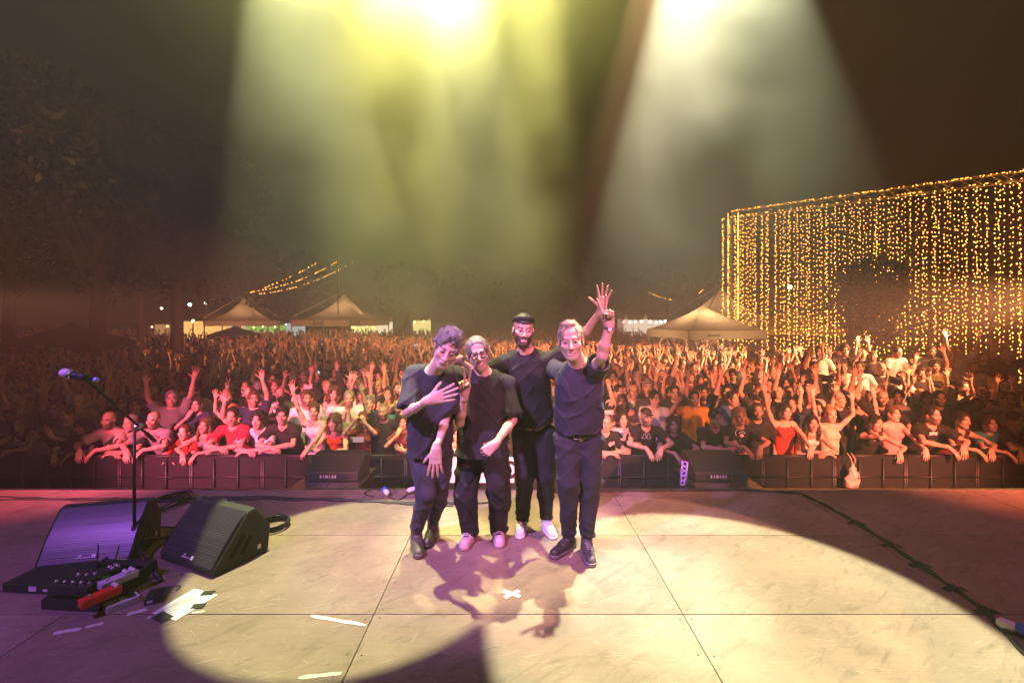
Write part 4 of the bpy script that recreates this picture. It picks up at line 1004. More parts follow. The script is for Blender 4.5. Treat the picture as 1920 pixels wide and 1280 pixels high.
# front row along the barrier: px, prototype, shirt, hair, hair colour, scale, dz, label
FR = [
 (38, 3, 'white', 'long', 'dark', .97, 0, 'woman in white top with long dark hair leaning at the dark end of the barrier'),
 (104, 23, 'grey', 'bun', 'dark', .97, 0, 'woman in grey top with hands clasped under her chin at the barrier'),
 (152, 5, 'black', 'long', 'black', .93, -.06, 'small woman in black with long hair stretching an arm over the barrier'),
 (203, 2, 'cream', None, 'grey', 1.0, 0, 'bald man in cream shirt bending over the barrier behind the microphone boom'),
 (243, 0, 'black', 'short', 'grey', .97, -.04, 'grey haired man in black behind the microphone stand pole'),
 (287, 2, 'grey', None, 'dark', 1.0, 0, 'bald bearded man in grey printed t-shirt resting a fist on the barrier'),
 (343, 0, 'red', 'short', 'brown', .88, -.06, 'boy in bright red t-shirt leaning low on the barrier'),
 (382, 3, 'grey', 'long', 'brown', .95, 0, 'woman in grey strappy top with an arm hanging over the barrier'),
 (436, 4, 'crimson', 'short', 'black', 1.04, .05, 'young man in crimson t-shirt and glasses leaning on the barrier'),
 (484, 0, 'white', 'curly', 'black', 1.0, .02, 'young man in white t-shirt with curly black hair leaning on the barrier'),
 (530, 4, 'black', 'wavy', 'black', 1.05, .06, 'young man in black polo with black hair, folded hands over the barrier'),
 (580, 7, 'lilac', 'bun', 'brown', 1.0, .02, 'woman in pale lilac tank top cheering with one arm straight up'),
 (626, 1, 'orange', 'curly_long', 'brown', .98, 0, 'woman in bright orange top with curly hair leaning on the barrier'),
 (676, 27, 'maroon', 'curly_long', 'auburn', .92, -.12, 'smiling auburn haired woman in maroon holding a white phone at the barrier'),
 (713, 11, 'black', None, 'dark', 1.0, -.05, 'bald man with goatee in open black shirt, both arms up at the barrier'),
 (752, 25, 'maroon', 'bob', 'black', .90, -.08, 'short dark haired person in patterned maroon top beside the tall grey haired musician'),
 (856, 3, 'cream', 'bob', 'dark', .86, -.08, 'small child with dark bob peeking out between the two musicians'),
 (1136, 0, 'black', 'short', 'grey', .97, -.02, 'grey haired man in black gripping the barrier beside the navy shirted musician'),
 (1173, 23, 'white', 'bob', 'dark', .93, -.06, 'smiling woman in white t-shirt with clasped hands at the barrier'),
 (1212, 2, 'black', 'cap', 'dark', 1.03, .03, 'man in black cap and black t-shirt with a white line emblem'),
 (1264, 5, 'black', 'bob', 'black', .96, 0, 'woman in black v-neck with necklace leaning over the barrier'),
 (1341, 4, 'black', 'short', 'black', 1.02, .02, 'dark haired man in black shirt beside the man in yellow'),
 (1368, 3, 'black', 'long_wavy', 'brown', .84, -.10, 'long haired woman bowed low behind the speaker box'),
 (1388, 5, 'black', 'bob', 'blond', 1.04, 0, 'woman in glasses and black top with white heart and paw print'),
 (1432, 28, 'black', 'short', 'brown', 1.0, -.02, 'man in glasses and black t-shirt between paw print top and red tank top'),
 (1484, 7, 'red', 'bob', 'black', 1.0, .0, 'woman in bright red tank top pointing one arm to the sky'),
 (1524, 1, 'white', 'long', 'black', .97, .0, 'laughing woman in white one-shoulder top with long black hair'),
 (1572, 10, 'cream', 'bun', 'blond', .97, -.10, 'smiling woman in cream camisole with both arms raised at the barrier'),
 (1642, 6, 'black', 'long', 'black', .97, 0, 'woman in black vest resting her chin on her hand over the barrier'),
 (1692, 7, 'pink', 'bun', 'brown', .98, -.02, 'person in pale pink top shouting with one arm up at the barrier'),
 (1748, 2, 'black', 'short', 'black', 1.05, .08, 'tall man in black t-shirt with a white box print at the barrier'),
 (1804, 3, 'maroon', 'long', 'black', 1.0, 0, 'long haired woman in dark maroon vest with arms over the barrier'),
 (1858, 5, 'teal', 'bob', 'dark', .97, 0, 'woman in teal t-shirt at the dim end of the barrier'),
 (1905, 4, 'charcoal', 'short', 'black', 1.0, 0, 'last man at the dim end of the barrier in charcoal shirt')]
FRONT = {}
for px, pi, shc, hs, hc_, sc, dz, lab in FR:
    Y = 6.98
    r, s = place(pi, (px - 960) / F * (Y - .2), Y, GZ + dz * 0, 0, sc, False, shc, hs, hc_, tone(), lab, "people along the front barrier")
    FRONT[px] = (r, s, pi)
# second to seventh rows
ORD = ['', '1st', '2nd', '3rd'] + [f'{i}th' for i in range(4, 80)]
TXT = {'tee': 't-shirt', 'tank': 'tank top'}
special = {  # (row, px): prototype, shirt, hair, colour, extra words
 (2, 322): (8, 'grey', 'short', 'grey'), (2, 1300): (20, 'yellow', 'short', 'black'), (2, 1228): (30, 'white', 'short', 'black'), (3, 1160): (29, 'white', 'short', 'black'), (3, 365): (28, 'white', 'short', 'dark'),
 (2, 655): (24, 'white', 'short', 'grey'), (3, 1190): (33, 'white', None, 'dark'), (2, 1655): (17, 'black', None, 'dark'), (3, 1520): (28, 'cream', None, 'grey'), (2, 1758): (28, 'black', 'short', 'black'),
 (4, 1440): (34, 'black', 'short', 'black'), (3, 1455): (21, 'black', 'short', 'black'), (5, 1580): (31, 'white', 'short', 'dark'), (6, 1535): (28, 'white', 'short', 'black'), (6, 1680): (33, 'white', 'short', 'dark'),
 (6, 1745): (28, 'white', 'short', 'dark'), (5, 1825): (17, 'white', 'short', 'dark'), (5, 1610): (28, 'white', 'short', 'black')}
rows = [(2, 7.72, .47), (3, 8.45, .49), (4, 9.2, .50), (5, 10.0, .52), (6, 10.85, .56), (7, 11.8, .62)]
wts = {2: dict(lean=0, down=6, both=2, one=3, bent=2, clap=3, phone=1.5, v=.6, mouth=1, fist=.5, chest=1, bentboth=1, high=.4, horns=.4, mix=.6, cross=.3)}
total = len(FR)
for row, Y0, dx in rows:
    half = (1.10 + .0) * Y0; x = -half + rc.uniform(0, .3); placed = []
    sp = {(px - 960) / F * Y0: v for (r_i, px), v in special.items() if r_i == row}
    xs = list(sp.keys())
    while x < half:
        if all(abs(x - q) > dx * .6 for q in xs): placed.append((x, None))
        x += dx * rc.uniform(.82, 1.2)
    placed += [(q, v) for q, v in sp.items()]; placed.sort()
    for k, (x, v) in enumerate(placed):
        y = Y0 + rc.uniform(-.17, .17)
        px = 960 + x / y * F
        up = min(1.0, .35 + (row - 2) * .22)
        if 200 > px: up *= .35
        W_ = {'down': 5 - 3 * up, 'both': 3.2 * up, 'one': 3 * up, 'bent': 2 * up, 'clap': 1.6, 'phone': .7, 'v': .7 * up, 'mouth': .7, 'fist': .8 * up, 'chest': .4, 'bentboth': 1.4 * up, 'high': 1.8 * up, 'horns': .7 * up, 'mix': 1.6 * up, 'cross': .5}
        arm = rc.choices(list(W_), list(W_.values()))[0]
        pi = rc.choice(ids(arm)); q = PROTO[pi]; mir = rc.random() < .5
        sh = rc.choices(['black', 'charcoal', 'navy', 'white', 'grey', 'maroon', 'cream', 'teal', 'pink', 'brown', 'olive', 'blue', 'crimson', 'yellow'], [8, 4, 3, 4.5, 2, 1.5, 1.4, .5, 1, .8, .6, .5, .6, .2])[0]
        if q['fem']: hs = rc.choices(['long', 'long_wavy', 'bob', 'curly_long', 'bun'], [4, 3, 2, 1.2, 3])[0]; hcn = rc.choices(['black', 'dark', 'brown', 'blond', 'auburn'], [3, 4, 3, 1.5, 1])[0]
        else:
            hs = rc.choices(['short', 'wavy', 'curly', None, 'cap'], [7, 2.5, 1.2, 2, .8])[0] if not q['buzz'] else None; hcn = rc.choices(['black', 'dark', 'brown', 'grey', 'blond'], [5, 4, 2, 1.6, .4])[0]
        sc = rc.uniform(.93, 1.06) * (.96 if q['fem'] else 1); gz = GZ
        if v: pi, sh, hs, hcn = v; q = PROTO[pi]; mir = False; y = Y0; sc = 1.04
        if px > 1500 and row >= 5: gz = GZ + .28 if row == 5 else GZ + .55
        who = 'woman' if q['fem'] else 'man'
        hair_t = {'long': 'long hair', 'long_wavy': 'wavy hair', 'bob': 'a bob', 'curly_long': 'big curls', 'bun': 'a bun', 'short': 'short hair', 'wavy': 'wavy hair', 'curly': 'curls', 'cap': 'a cap', None: 'bald head'}[hs]
        col_t = '' if hs in (None, 'cap') else ''
        lab = f"{who} with {hair_t} in {sh} {TXT[q['kind']]}, {POSETXT[q['arms']]}, {ORD[row]} row, {ORD[k + 1]} from left"
        place(pi, x, y, gz + (rc.uniform(-.03, .03) if gz > GZ else 0) * 0, rc.uniform(-.35, .35) - math.atan2(x, y) * .5, sc, mir, sh, hs, hcn, tone(), lab, "people in the crowd behind the barrier")
        total += 1
print("individual people", total)
# low viewing platform under the raised group
vp = MB(); vp.box((9.4, 10.0, GZ + .14), (7.4, .84, .28), bev=.01); vp.box((9.6, 11.4, GZ + .275), (7.6, 1.9, .55), bev=.01)
tag(vp.build("viewing_platform", m_black), "low black stepped platform under the people standing before the light curtain", "platform")

# ------------------------------------------------------------ the far crowd: one mass
def far_crowd():
    rf = np.random.RandomState(4)
    tmpl = []
    def P_template(arms, fem):
        b = MB()
        b.sph((0, 0, 1.62), (.080, .095, .115), 8, 6, 0)
        b.sph((0, .022, 1.655), (.090, .098, .100) if not fem else (.098, .10, .11), 8, 6, 2)
        if fem: b.tube([(0, .05, 1.62), (0, .07, 1.35)], .085, 6, 2, r2=.06)
        b.tube([(0, .0, 1.45), (0, .0, 1.56)], .055, 6, 0)
        b.tube([(0, 0, .95), (0, 0, 1.20), (0, 0, 1.38), (0, 0, 1.47)], [.15, .16, .19, .09], 8, 1)
        n0 = len(b.v)
        for i in range(n0 - 32, n0): v = b.v[i]; b.v[i] = (v[0], v[1] * .62, v[2])
        for sg, a in zip((-1, 1), arms):
            S = Vector((sg * .18, 0, 1.41))
            if a == 0: E_, W_ = Vector((sg * .24, .02, 1.14)), Vector((sg * .22, -.08, .92))
            elif a == 1: E_, W_ = Vector((sg * .30, -.05, 1.66)), Vector((sg * .26, -.06, 1.92))
            elif a == 2: E_, W_ = Vector((sg * .22, -.08, 1.68)), Vector((sg * .08, -.08, 1.94))
            elif a == 3: E_, W_ = Vector((sg * .33, -.10, 1.32)), Vector((sg * .36, -.20, 1.58))
            else: E_, W_ = Vector((sg * .25, -.14, 1.20)), Vector((sg * .05, -.28, 1.35))
            b.tube([S, lerp(S, E_, .6)], .062, 6, 1, r2=.058)
            b.tube([lerp(S, E_, .4), E_, W_], [.044, .038, .027], 6, 0)
            if a in (1, 2, 3):
                b.tube([W_, W_ + Vector((0, 0, .09))], .03, 6, 0, r2=.040)
                for q in (-.035, -.012, .012, .035): b.tube([W_ + Vector((q, 0, .08)), W_ + Vector((q * 1.9, -.01, .185 - abs(q) * .6))], .011, 4, 0, r2=.008)
                b.tube([W_ + Vector((-sg * .02, 0, .03)), W_ + Vector((-sg * .075, -.01, .095))], .013, 4, 0, r2=.009)
            else: b.sph(W_, .045, 6, 4, 0)
        v = np.array(b.v, np.float32); tri = [] ; mi = []
        for f, m in zip(b.f, b.mi):
            for k in range(1, len(f) - 1): tri.append((f[0], f[k], f[k + 1])); mi.append(m)
        vm = np.zeros(len(v), int)
        for t, m in zip(tri, mi): vm[list(t)] = m
        return v, np.array(tri, np.int32), vm
    for arms in ((0, 0), (4, 4), (1, 1), (2, 2), (1, 0), (0, 1), (3, 0), (0, 2), (3, 3), (1, 2)):
        for fem in (0, 1): tmpl.append(P_template(arms, fem))
    V = []; T = []; C_ = []; n = 0; y = 12.55; cnt = 0
    shirts = np.array([SC[k] for k in ('black', 'charcoal', 'navy', 'white', 'grey', 'maroon', 'cream', 'pink', 'brown')]); sw = np.array([8, 4, 3, 3.6, 2, 1.5, 1, .7, .8]); sw = sw / sw.sum()
    hairs = np.array([HC[k] for k in ('black', 'dark', 'brown', 'blond', 'grey')])
    while y < 46:
        half = y * 1.1; dx = .52 + (y - 12) * .012; x = -half
        while x < half:
            x += dx * rf.uniform(.8, 1.25); yy = y + rf.uniform(-.25, .25)
            # the crowd ends in front of the light curtain and thins out under the trees
            if yy > np.interp(960 + x / yy * F, [1300, 1360, 1500, 1700, 1920], [46, 21, 15, 12.9, 12.4]): continue
            if x < -yy * .62 and yy > 15 and rf.rand() < .5: continue
            aw = np.array([.22, .10, .17, .13, .10, .08, .06, .05, .05, .04]); ti = rf.choice(10, p=aw) * 2 + (rf.rand() < .42)
            v, t, vm = tmpl[ti]; s = rf.uniform(.92, 1.06); a = rf.uniform(-.5, .5)
            vv = v * s; ca, sa = math.cos(a), math.sin(a)
            vv = np.stack([vv[:, 0] * ca - vv[:, 1] * sa + x, vv[:, 0] * sa + vv[:, 1] * ca + yy, vv[:, 2] + GZ + rf.uniform(-.04, .06)], 1)
            k = rf.uniform(.75, 1.1); pal = np.stack([SKIN * k, shirts[rf.choice(len(shirts), p=sw)], hairs[rf.choice(5, p=[.3, .35, .2, .05, .1])]])
            V.append(vv); T.append(t + n); C_.append(pal[vm]); n += len(v); cnt += 1
        y += .62 + (y - 12) * .02
    V = np.concatenate(V); T = np.concatenate(T); C_ = np.concatenate(C_)
    m = attr_mat("far_crowd", .7, tinted=False, bump=0)
    o = link(bpy.data.objects.new("crowd", np_mesh("crowd", V, T, m, C_)))
    tag(o, "dense mass of far concert goers with raised arms filling the field up to the tents", "crowd", kind='stuff')
    print("far people", cnt, len(V))
far_crowd()
# ------------------------------------------------------------ things on and around the stage
m_dark = mat("dark_steel", (.03, .03, .035), .45, .6, bump=.1); m_rub = mat("rubber", (.012, .012, .013), .6); m_wht = mat("white_plastic", (.75, .75, .78), .35)
m_gaff = mat("gaffer_tape", (.012, .012, .012), .75, bump=.3, bscale=90); m_tape = mat("white_tape", (.50, .49, .47), .7, bump=.3, bscale=80); m_blue = mat("blue_plastic", (.03, .10, .60), .35)
m_screen = mat("pale_print", (.6, .6, .62), .5)
def text_mesh(s, size, name, m, parent, M, ext=.002, bold=0):
    cu = bpy.data.curves.new("lettering", 'FONT'); cu.body = s; cu.size = size; cu.extrude = ext; cu.align_x = 'CENTER'; cu.align_y = 'CENTER'; cu.offset = bold
    t = bpy.data.objects.new("lettering", cu); COL.objects.link(t)
    dg = bpy.context.evaluated_depsgraph_get(); me = bpy.data.meshes.new_from_object(t.evaluated_get(dg)); bpy.data.objects.remove(t)
    me.materials.clear(); me.materials.append(m); o = link(bpy.data.objects.new(name, me), parent); o.matrix_local = M; return o
# crowd barrier
BN = ["fifth"]
m_panel = mat("barrier_cloth", (.009, .0085, .012), .85, bump=.35, bscale=14, var=.5)
for i in range(17):
    x = -8.15 + i * 1.02; px = 960 + x / 6.5 * F
    if i == 8: d = "black crowd barrier section behind the four musicians"
    else: d = f"black cloth covered crowd barrier section, {ORD[i + 1]} from left along the pit"
    r = empty("crowd_barrier", (x, 6.5, GZ), 0, d, "barrier", "crowd barrier sections along the pit")
    b = MB(); b.tube([(-.5, 0, 1.09), (.5, 0, 1.09)], .022, 8); b.tube([(-.495, 0, .02), (-.495, 0, 1.09)], .022, 8); b.tube([(.495, 0, .02), (.495, 0, 1.09)], .022, 8)
    b.tube([(-.5, 0, .10), (.5, 0, .10)], .018, 6); b.tube([(-.5, -.028, .80), (.5, -.028, .80)], .012, 6); b.tube([(-.5, -.028, .50), (.5, -.028, .50)], .012, 6)
    b.tube([(-.17, -.028, .1), (-.17, -.028, 1.07)], .014, 6); b.tube([(.17, -.028, .1), (.17, -.028, 1.07)], .014, 6)
    b.build("frame", m_dark, r, True)
    b = MB(); b.box((0, .0, .58), (.94, .02, .94)); b.box((0, .01, 1.06), (1.0, .07, .05)); b.build("cloth_cover", m_panel, r)
    b = MB(); b.box((0, -.55, .01), (1.0, 1.1, .012)); b.build("foot_plate", m_dark, r)
    b = MB(); b.tube([(-.4, .01, .1), (-.4, -.75, .03)], .016, 6); b.tube([(.4, .01, .1), (.4, -.75, .03)], .016, 6); b.build("brace", m_dark, r)
# banner on the barrier
r = empty("banner", ((900 - 960) / F * 6.40, 6.44, 0), 0, "white banner with a bold black letter hung on the barrier behind the musicians", "banner")
b = MB(); b.box((0, 0, -.29), (.96, .008, .36)); b.build("cloth", mat("banner_cloth", (.7, .68, .66), .8, bump=.2, bscale=10), r)
text_mesh("O", .34, "print", m_black, r, Matrix.Translation((.41, -.006, -.30)) @ Euler((R(90), 0, 0)).to_matrix().to_4x4(), .001, .01)

def wedge(loc, rz, label, w=.60, flip=1):
    r = empty("stage_monitor", loc, rz, label, "stage monitor", "wedge monitors lying at the front of the stage")
    prof = [(0, .02), (.0, .05), (.27, .375), (.33, .385), (.46, .20), (.44, .0), (.03, .0)]
    b = MB(); b.prism(prof, -w / 2, w / 2); 
    o = b.build("cabinet", mat("cabinet_paint", (.022, .021, .024), .7, bump=.5, bscale=300), r)
    bv = o.modifiers.new("b", 'BEVEL'); bv.width = .008; bv.segments = 2
    # perforated metal grille
    m, N, L, bs = nt_mat("speaker_grille"); tc = N.new('ShaderNodeTexCoord'); mp = N.new('ShaderNodeMapping'); mp.inputs['Scale'].default_value = (95, 95, 95)
    vo = N.new('ShaderNodeTexVoronoi'); vo.inputs['Randomness'].default_value = 0; vo.inputs['Scale'].default_value = 1
    L.new(tc.outputs['Object'], mp.inputs[0]); L.new(mp.outputs[0], vo.inputs['Vector'])
    cr = N.new('ShaderNodeValToRGB'); cr.color_ramp.elements[0].position = .30; cr.color_ramp.elements[0].color = (.004, .004, .004, 1); cr.color_ramp.elements[1].position = .42; cr.color_ramp.elements[1].color = (.085, .08, .09, 1)
    L.new(vo.outputs['Distance'], cr.inputs[0]); L.new(cr.outputs[0], bs.inputs['Base Color']); bs.inputs['Roughness'].default_value = .38; bs.inputs['Metallic'].default_value = .5
    a, c = Vector((0, .0, .055)), Vector((0, .262, .372)); d = (c - a).normalized(); n = Vector((0, -d.z, d.y))
    g = MB(); q = [a + n * .004, c + n * .004]; k = w / 2 - .018; segs = 8; vs = []
    for j in range(segs + 1):
        t = j / segs; pt = a.lerp(c, t) + n * (.004 + .016 * math.sin(math.pi * t)); vs += [(-k, pt.y, pt.z), (k, pt.y, pt.z)]
    g.add(vs, [(2 * j, 2 * j + 1, 2 * j + 3, 2 * j + 2) for j in range(segs)]); b0 = a + n * -.002; g.add([(-k, a.y, a.z), (-k, c.y, c.z)] + [(-k, *(a.lerp(c, j / segs) + n * (.004 + .016 * math.sin(math.pi * j / segs)))[1:]) for j in range(segs, -1, -1)], [tuple(range(segs + 3))])
    g.add([(k, a.y, a.z), (k, c.y, c.z)] + [(k, *(a.lerp(c, j / segs) + n * (.004 + .016 * math.sin(math.pi * j / segs)))[1:]) for j in range(segs, -1, -1)], [tuple(range(segs + 3))])
    gr = g.build("grille", m, r, False)
    ed = MB(); 
    for sg in (-1, 1):
        ed = MB(); ed.tube([(sg * (k + .006), *(a.lerp(c, j / 8) + n * (.008 + .014 * math.sin(math.pi * j / 8)))[1:]) for j in range(9)], .0045, 6)
        ed.build("grille_edge", m_dark, r, True)
    # badge: small silver plate with a square mark, lettering too small to read
    bd = MB(); pt = a.lerp(c, .085) + n * .0155; X = Matrix(((1, 0, 0), (0, d.y, n.y), (0, d.z, n.z)))
    def pb(x, y, sx, sy, h=.002): bd.box(pt + d * y + Vector((x, 0, 0)), (sx, sy, h), X)
    pb(.055, .0, .026, .026); 
    for ix, sx in enumerate((.012, .009, .011, .010, .012, .008, .011)): pb(-.050 + ix * .0135, -.006, sx * .8, .009)
    pb(-.040, .008, .010, .011); pb(-.027, .008, .010, .011)
    bd.build("badge", m_screen, r)
    hb = MB(); S0 = w / 2 + .001
    for sg in (1, -1):
        for (y0, z0, y1, z1) in ((.13, .085, .235, .215), (.215, .075, .295, .175)):
            u = Vector((0, y1 - y0, z1 - z0)).normalized(); v = Vector((0, -u.z, u.y)) * .017
            A_, B_ = Vector((sg * S0, y0, z0)), Vector((sg * S0, y1, z1)); h = Vector((sg * .0015, 0, 0))
            hb.add([A_ - v + h, B_ - v + h, B_ + v + h, A_ + v + h, A_ - v - h, B_ - v - h, B_ + v - h, A_ + v - h], [(0, 1, 2, 3), (7, 6, 5, 4), (0, 4, 5, 1), (1, 5, 6, 2), (2, 6, 7, 3), (3, 7, 4, 0)])
    hb.build("handle_slot_shade", mat("handle_hole_shade", (.003, .003, .003), .9), r)  # near-black slabs painted as the shade inside the handle openings
    st = MB(); st.box((S0 + .001, .36, .07), (.002, .028, .036)); st.build("sticker", m_wht, r)
    return r
A = FL(72, 1075); B = FL(248, 1055)
wedge(((A.x + B.x) / 2, (A.y + B.y) / 2 - .02, 0), math.atan2(B.y - A.y, B.x - A.x), "black wedge monitor in purple light behind the pedalboards", .60)
A = FL(298, 1050); B = FL(402, 1086)
wedge(((A.x + B.x) / 2, (A.y + B.y) / 2, 0), math.atan2(B.y - A.y, B.x - A.x), "black wedge monitor half in the cream light pool, beside the coiled cable", .62)

# microphone on a boom stand
r = empty("microphone_stand", FL(272, 1046), 0, "black tripod microphone stand with long boom arm", "microphone stand")
o = r.location.copy()
def S_(px, py, Y): return W(px, py, Y) - o
base = Vector((0, 0, .0)); Yb = o.y
top = S_(252, 792, Yb + .02); hub = S_(262, 1040, Yb); hub.x = top.x * .35
b = MB(); b.tube([Vector((top.x, top.y, .12)), Vector((top.x, top.y, top.z))], .011, 10); b.build("pole", m_dark, r, True)
b = MB(); b.tube([Vector((top.x, top.y, .09)), Vector((top.x, top.y, .19))], .032, 12); b.tube([Vector((top.x, top.y, .17)), Vector((top.x, top.y, .24))], .02, 10); b.build("hub", m_rub, r, True)
hubp = Vector((top.x, top.y, .13))
for e in (FL(300, 1093) - o, FL(120, 1058) - o, FL(320, 1010) - o):
    b = MB(); e = Vector((e.x, e.y, .015)); b.tube([hubp, e], .012, 8); l = b.build("leg", m_dark, r, True); f_ = MB(); f_.tube([e - (e - hubp).normalized() * .05, e], .016, 8); f_.build("rubber_foot", m_rub, l, True)
m0 = S_(175, 722, 2.46); m1 = S_(290, 826, Yb + .05)
b = MB(); b.tube([m0, m1], .0085, 8); b.build("boom", m_dark, r, True); b = MB(); b.tube([m0.lerp(m1, .82), m1], .014, 8); b.build("counterweight", m_rub, r, True)
b = MB(); c = m0.lerp(m1, .66); b.tube([c + Vector((0, -.03, 0)), c + Vector((0, .03, 0))], .020, 10); b.tube([c + Vector((0, -.03, 0)), c + Vector((.06, -.04, .03))], .005, 6); b.build("clutch", m_alu, r, True)
mic = empty("microphone", W(150, 707, 2.42), 0, "silver headed vocal microphone clipped to the boom", "microphone")
mo = mic.location.copy(); h0 = W(124, 700, 2.40) - mo; h1 = W(181, 712, 2.44) - mo; dd = (h1 - h0).normalized()
b = MB(); b.tube([h0 + dd * .028, h0 + dd * .05, h1], [.0215, .015, .010], 12); b.build("handle", m_black, mic, True)
m, N, L, bs = nt_mat("microphone_mesh"); bs.inputs['Base Color'].default_value = (.78, .76, .80, 1); bs.inputs['Metallic'].default_value = .05; bs.inputs['Roughness'].default_value = .42
tc = N.new('ShaderNodeTexCoord'); vo = N.new('ShaderNodeTexVoronoi'); vo.inputs['Scale'].default_value = 420; bp = N.new('ShaderNodeBump'); bp.inputs['Strength'].default_value = .6; bp.inputs['Distance'].default_value = .002
L.new(tc.outputs['Object'], vo.inputs['Vector']); L.new(vo.outputs[0], bp.inputs['Height']); L.new(bp.outputs[0], bs.inputs['Normal'])
b = MB(); b.sph((0, 0, 0), (.031, .026, .026), 20, 12); hd = b.build("head_grille", m, mic, True); hd.location = h0; hd.rotation_euler = dd.to_track_quat('X', 'Z').to_euler()
b = MB(); b.tube([h0 + dd * .014, h0 + dd * .024], .0265, 18); b.build("ring", m_alu, mic, True)
b = MB(); b.tube([h1 - dd * .012, h1 + dd * .008], .0125, 14); b.build("collar", mat("blue_ring", (.35, .42, .95), .3), mic, True)
b = MB(); cpt = h0.lerp(h1, .55); b.tube([cpt - dd * .03, cpt + dd * .03], .019, 12); b.tube([cpt, Vector(m0) + o - mo], .009, 8); b.build("clip", m_rub, mic, True)
# mic lead wrapped round the stand
def cable(name, pts, r_, m, label, cat="cable", group=None, parent=None, res=10, sag=0):
    P_ = [Vector(p) for p in pts]; out = []
    for i in range(len(P_) - 1):
        p0, p1, p2, p3 = P_[max(i - 1, 0)], P_[i], P_[i + 1], P_[min(i + 2, len(P_) - 1)]
        for k in range(res):
            t = k / res; out.append(.5 * ((2 * p1) + (p2 - p0) * t + (2 * p0 - 5 * p1 + 4 * p2 - p3) * t * t + (3 * p1 - p0 - 3 * p2 + p3) * t ** 3))
    out.append(P_[-1]); b = MB(); b.tube(out, r_, 7); ob = b.build(name, m, parent, True)
    if label: tag(ob, label, cat, group)
    return ob
m_cab = mat("cable_rubber", (.014, .014, .015), .5)
rk = random.Random(5)
def wob(pts, a, n=6):
    out = []
    for i in range(len(pts) - 1):
        for k in range(n):
            p = Vector(pts[i]).lerp(Vector(pts[i + 1]), k / n); out.append(p + Vector((rk.uniform(-a, a), rk.uniform(-a, a), 0)))
    out.append(Vector(pts[-1])); return out
def fz(px, py, z=.008): p = FL(px, py, z); return p
GC = "black cables lying along the stage front"
cable("cable", wob([fz(-40, 931), fz(120, 934), fz(300, 934), fz(480, 931), fz(640, 934), fz(740, 941), fz(860, 942)], .018), .0075, m_cab, "upper black cable running along the stage front behind the monitors", group=GC)
cable("cable", wob([fz(-40, 936), fz(150, 937), fz(330, 940), fz(500, 935), fz(660, 939), fz(790, 946), fz(960, 940)], .022), .009, m_cab, "lower black cable of the run behind the monitors", group=GC)
cable("cable", wob([fz(260, 938), fz(420, 933), fz(560, 937), fz(690, 938), fz(780, 944), fz(850, 947)], .02), .008, m_cab, "third black cable joining the run near the tall grey haired musician", group=GC)
cable("cable", [fz(700, 931), fz(683, 924), fz(700, 916, .02), fz(716, 919, .03), fz(722, 922, .03)], .006, m_cab, "short looped cable ending in a blue and white plug", group=GC)
cable("cable", [fz(730, 932), fz(745, 936), fz(758, 931), fz(764, 923, .02), fz(770, 915, .03)], .006, m_cab, "short cable curving to the second blue and white plug", group=GC)
# bunched spare cable between the two monitors
pts = []
for k in range(64):
    t = k / 63; a = t * 2 * math.pi * 4.2
    c = FL(315, 945); pts.append((c.x + math.cos(a) * (.13 + .02 * math.sin(a * .7)) + (t - .5) * .12, c.y + math.sin(a) * .22 + .03 * math.cos(a * .37), .012 + .018 * (math.sin(a * 1.3) + 1) / 2 + t * .02))
cable("coiled_cable", pts, .008, m_cab, "loose oval bundle of black cable between the purple lit monitor and stage edge", res=2)
pts = []
for k in range(90):
    a = k / 89 * 2 * math.pi * 5.3; c = FL(512, 989)
    pts.append((c.x + math.cos(a) * (.125 + .008 * math.sin(k)), c.y + math.sin(a) * (.135 + .008 * math.cos(k * 1.7)), .010 + k * .0006))
cable("coiled_cable", pts, .007, m_cab, "round coil of black cable behind the monitor in the light pool", res=2)
cable("cable", wob([fz(285, 975), fz(300, 985), fz(330, 990), fz(345, 985)], .02, 3), .008, m_cab, "black cable snaking between the two monitors", group=GC)
cable("cable", wob([fz(246, 1072), fz(262, 1064), fz(300, 1020), fz(330, 1004)], .01, 3), .006, m_cab, "thin black lead beside the tripod foot of the microphone stand", group=GC)
# heavy run on the right, taped down
R1 = [(1010, 922), (1120, 920), (1260, 919), (1400, 918), (1500, 924), (1545, 945), (1600, 975), (1655, 1010), (1715, 1052), (1780, 1095), (1850, 1145), (1905, 1205), (1960, 1265)]
for k, lab in enumerate(("thick black cable curving down the stage from the front edge, outer strand", "thick black cable curving down the stage, inner strand")):
    q = []
    for i in range(len(R1) - 1):
        for j in range(5):
            t = j / 5; a = Vector(R1[i]).lerp(Vector(R1[i + 1]), t); p = fz(a.x, a.y, .010); ph = (i * 5 + j) * .9 + k * math.pi
            p.x += math.cos(ph) * .012; p.y += math.sin(ph) * .010; p.z += .005 * math.sin(ph); q.append(p)
    cable("cable", q, .0085, m_cab, lab, res=4, group="thick black cables taped across the stage")
for i, (px, py, d) in enumerate(((1606, 982, 12), (1672, 1024, 8), (1725, 1061, 6), (1790, 1105, 4), (1850, 1147, 3))):
    p = fz(px, py, .0); b = MB(); n_ = 7
    for k in range(n_):
        t0, t1 = k / n_, (k + 1) / n_; u0, u1 = -.075 + .15 * t0, -.075 + .15 * t1
        h0_, h1_ = [.003 + .026 * math.exp(-(u / .035) ** 2) for u in (u0, u1)]
        b.add([(u0, -.025, h0_), (u1, -.025, h1_), (u1, .025, h1_), (u0, .025, h0_)], [(0, 1, 2, 3)])
    ob = b.build("tape_strip", m_gaff, None, False, (p.x, p.y, .001), R(-12 + i * 5)); so = ob.modifiers.new("s", 'SOLIDIFY'); so.thickness = .0012
    tag(ob, f"black tape strip holding the thick cable, {ORD[i + 1]} from the stage edge", "tape", "black tape strips over the thick cable")
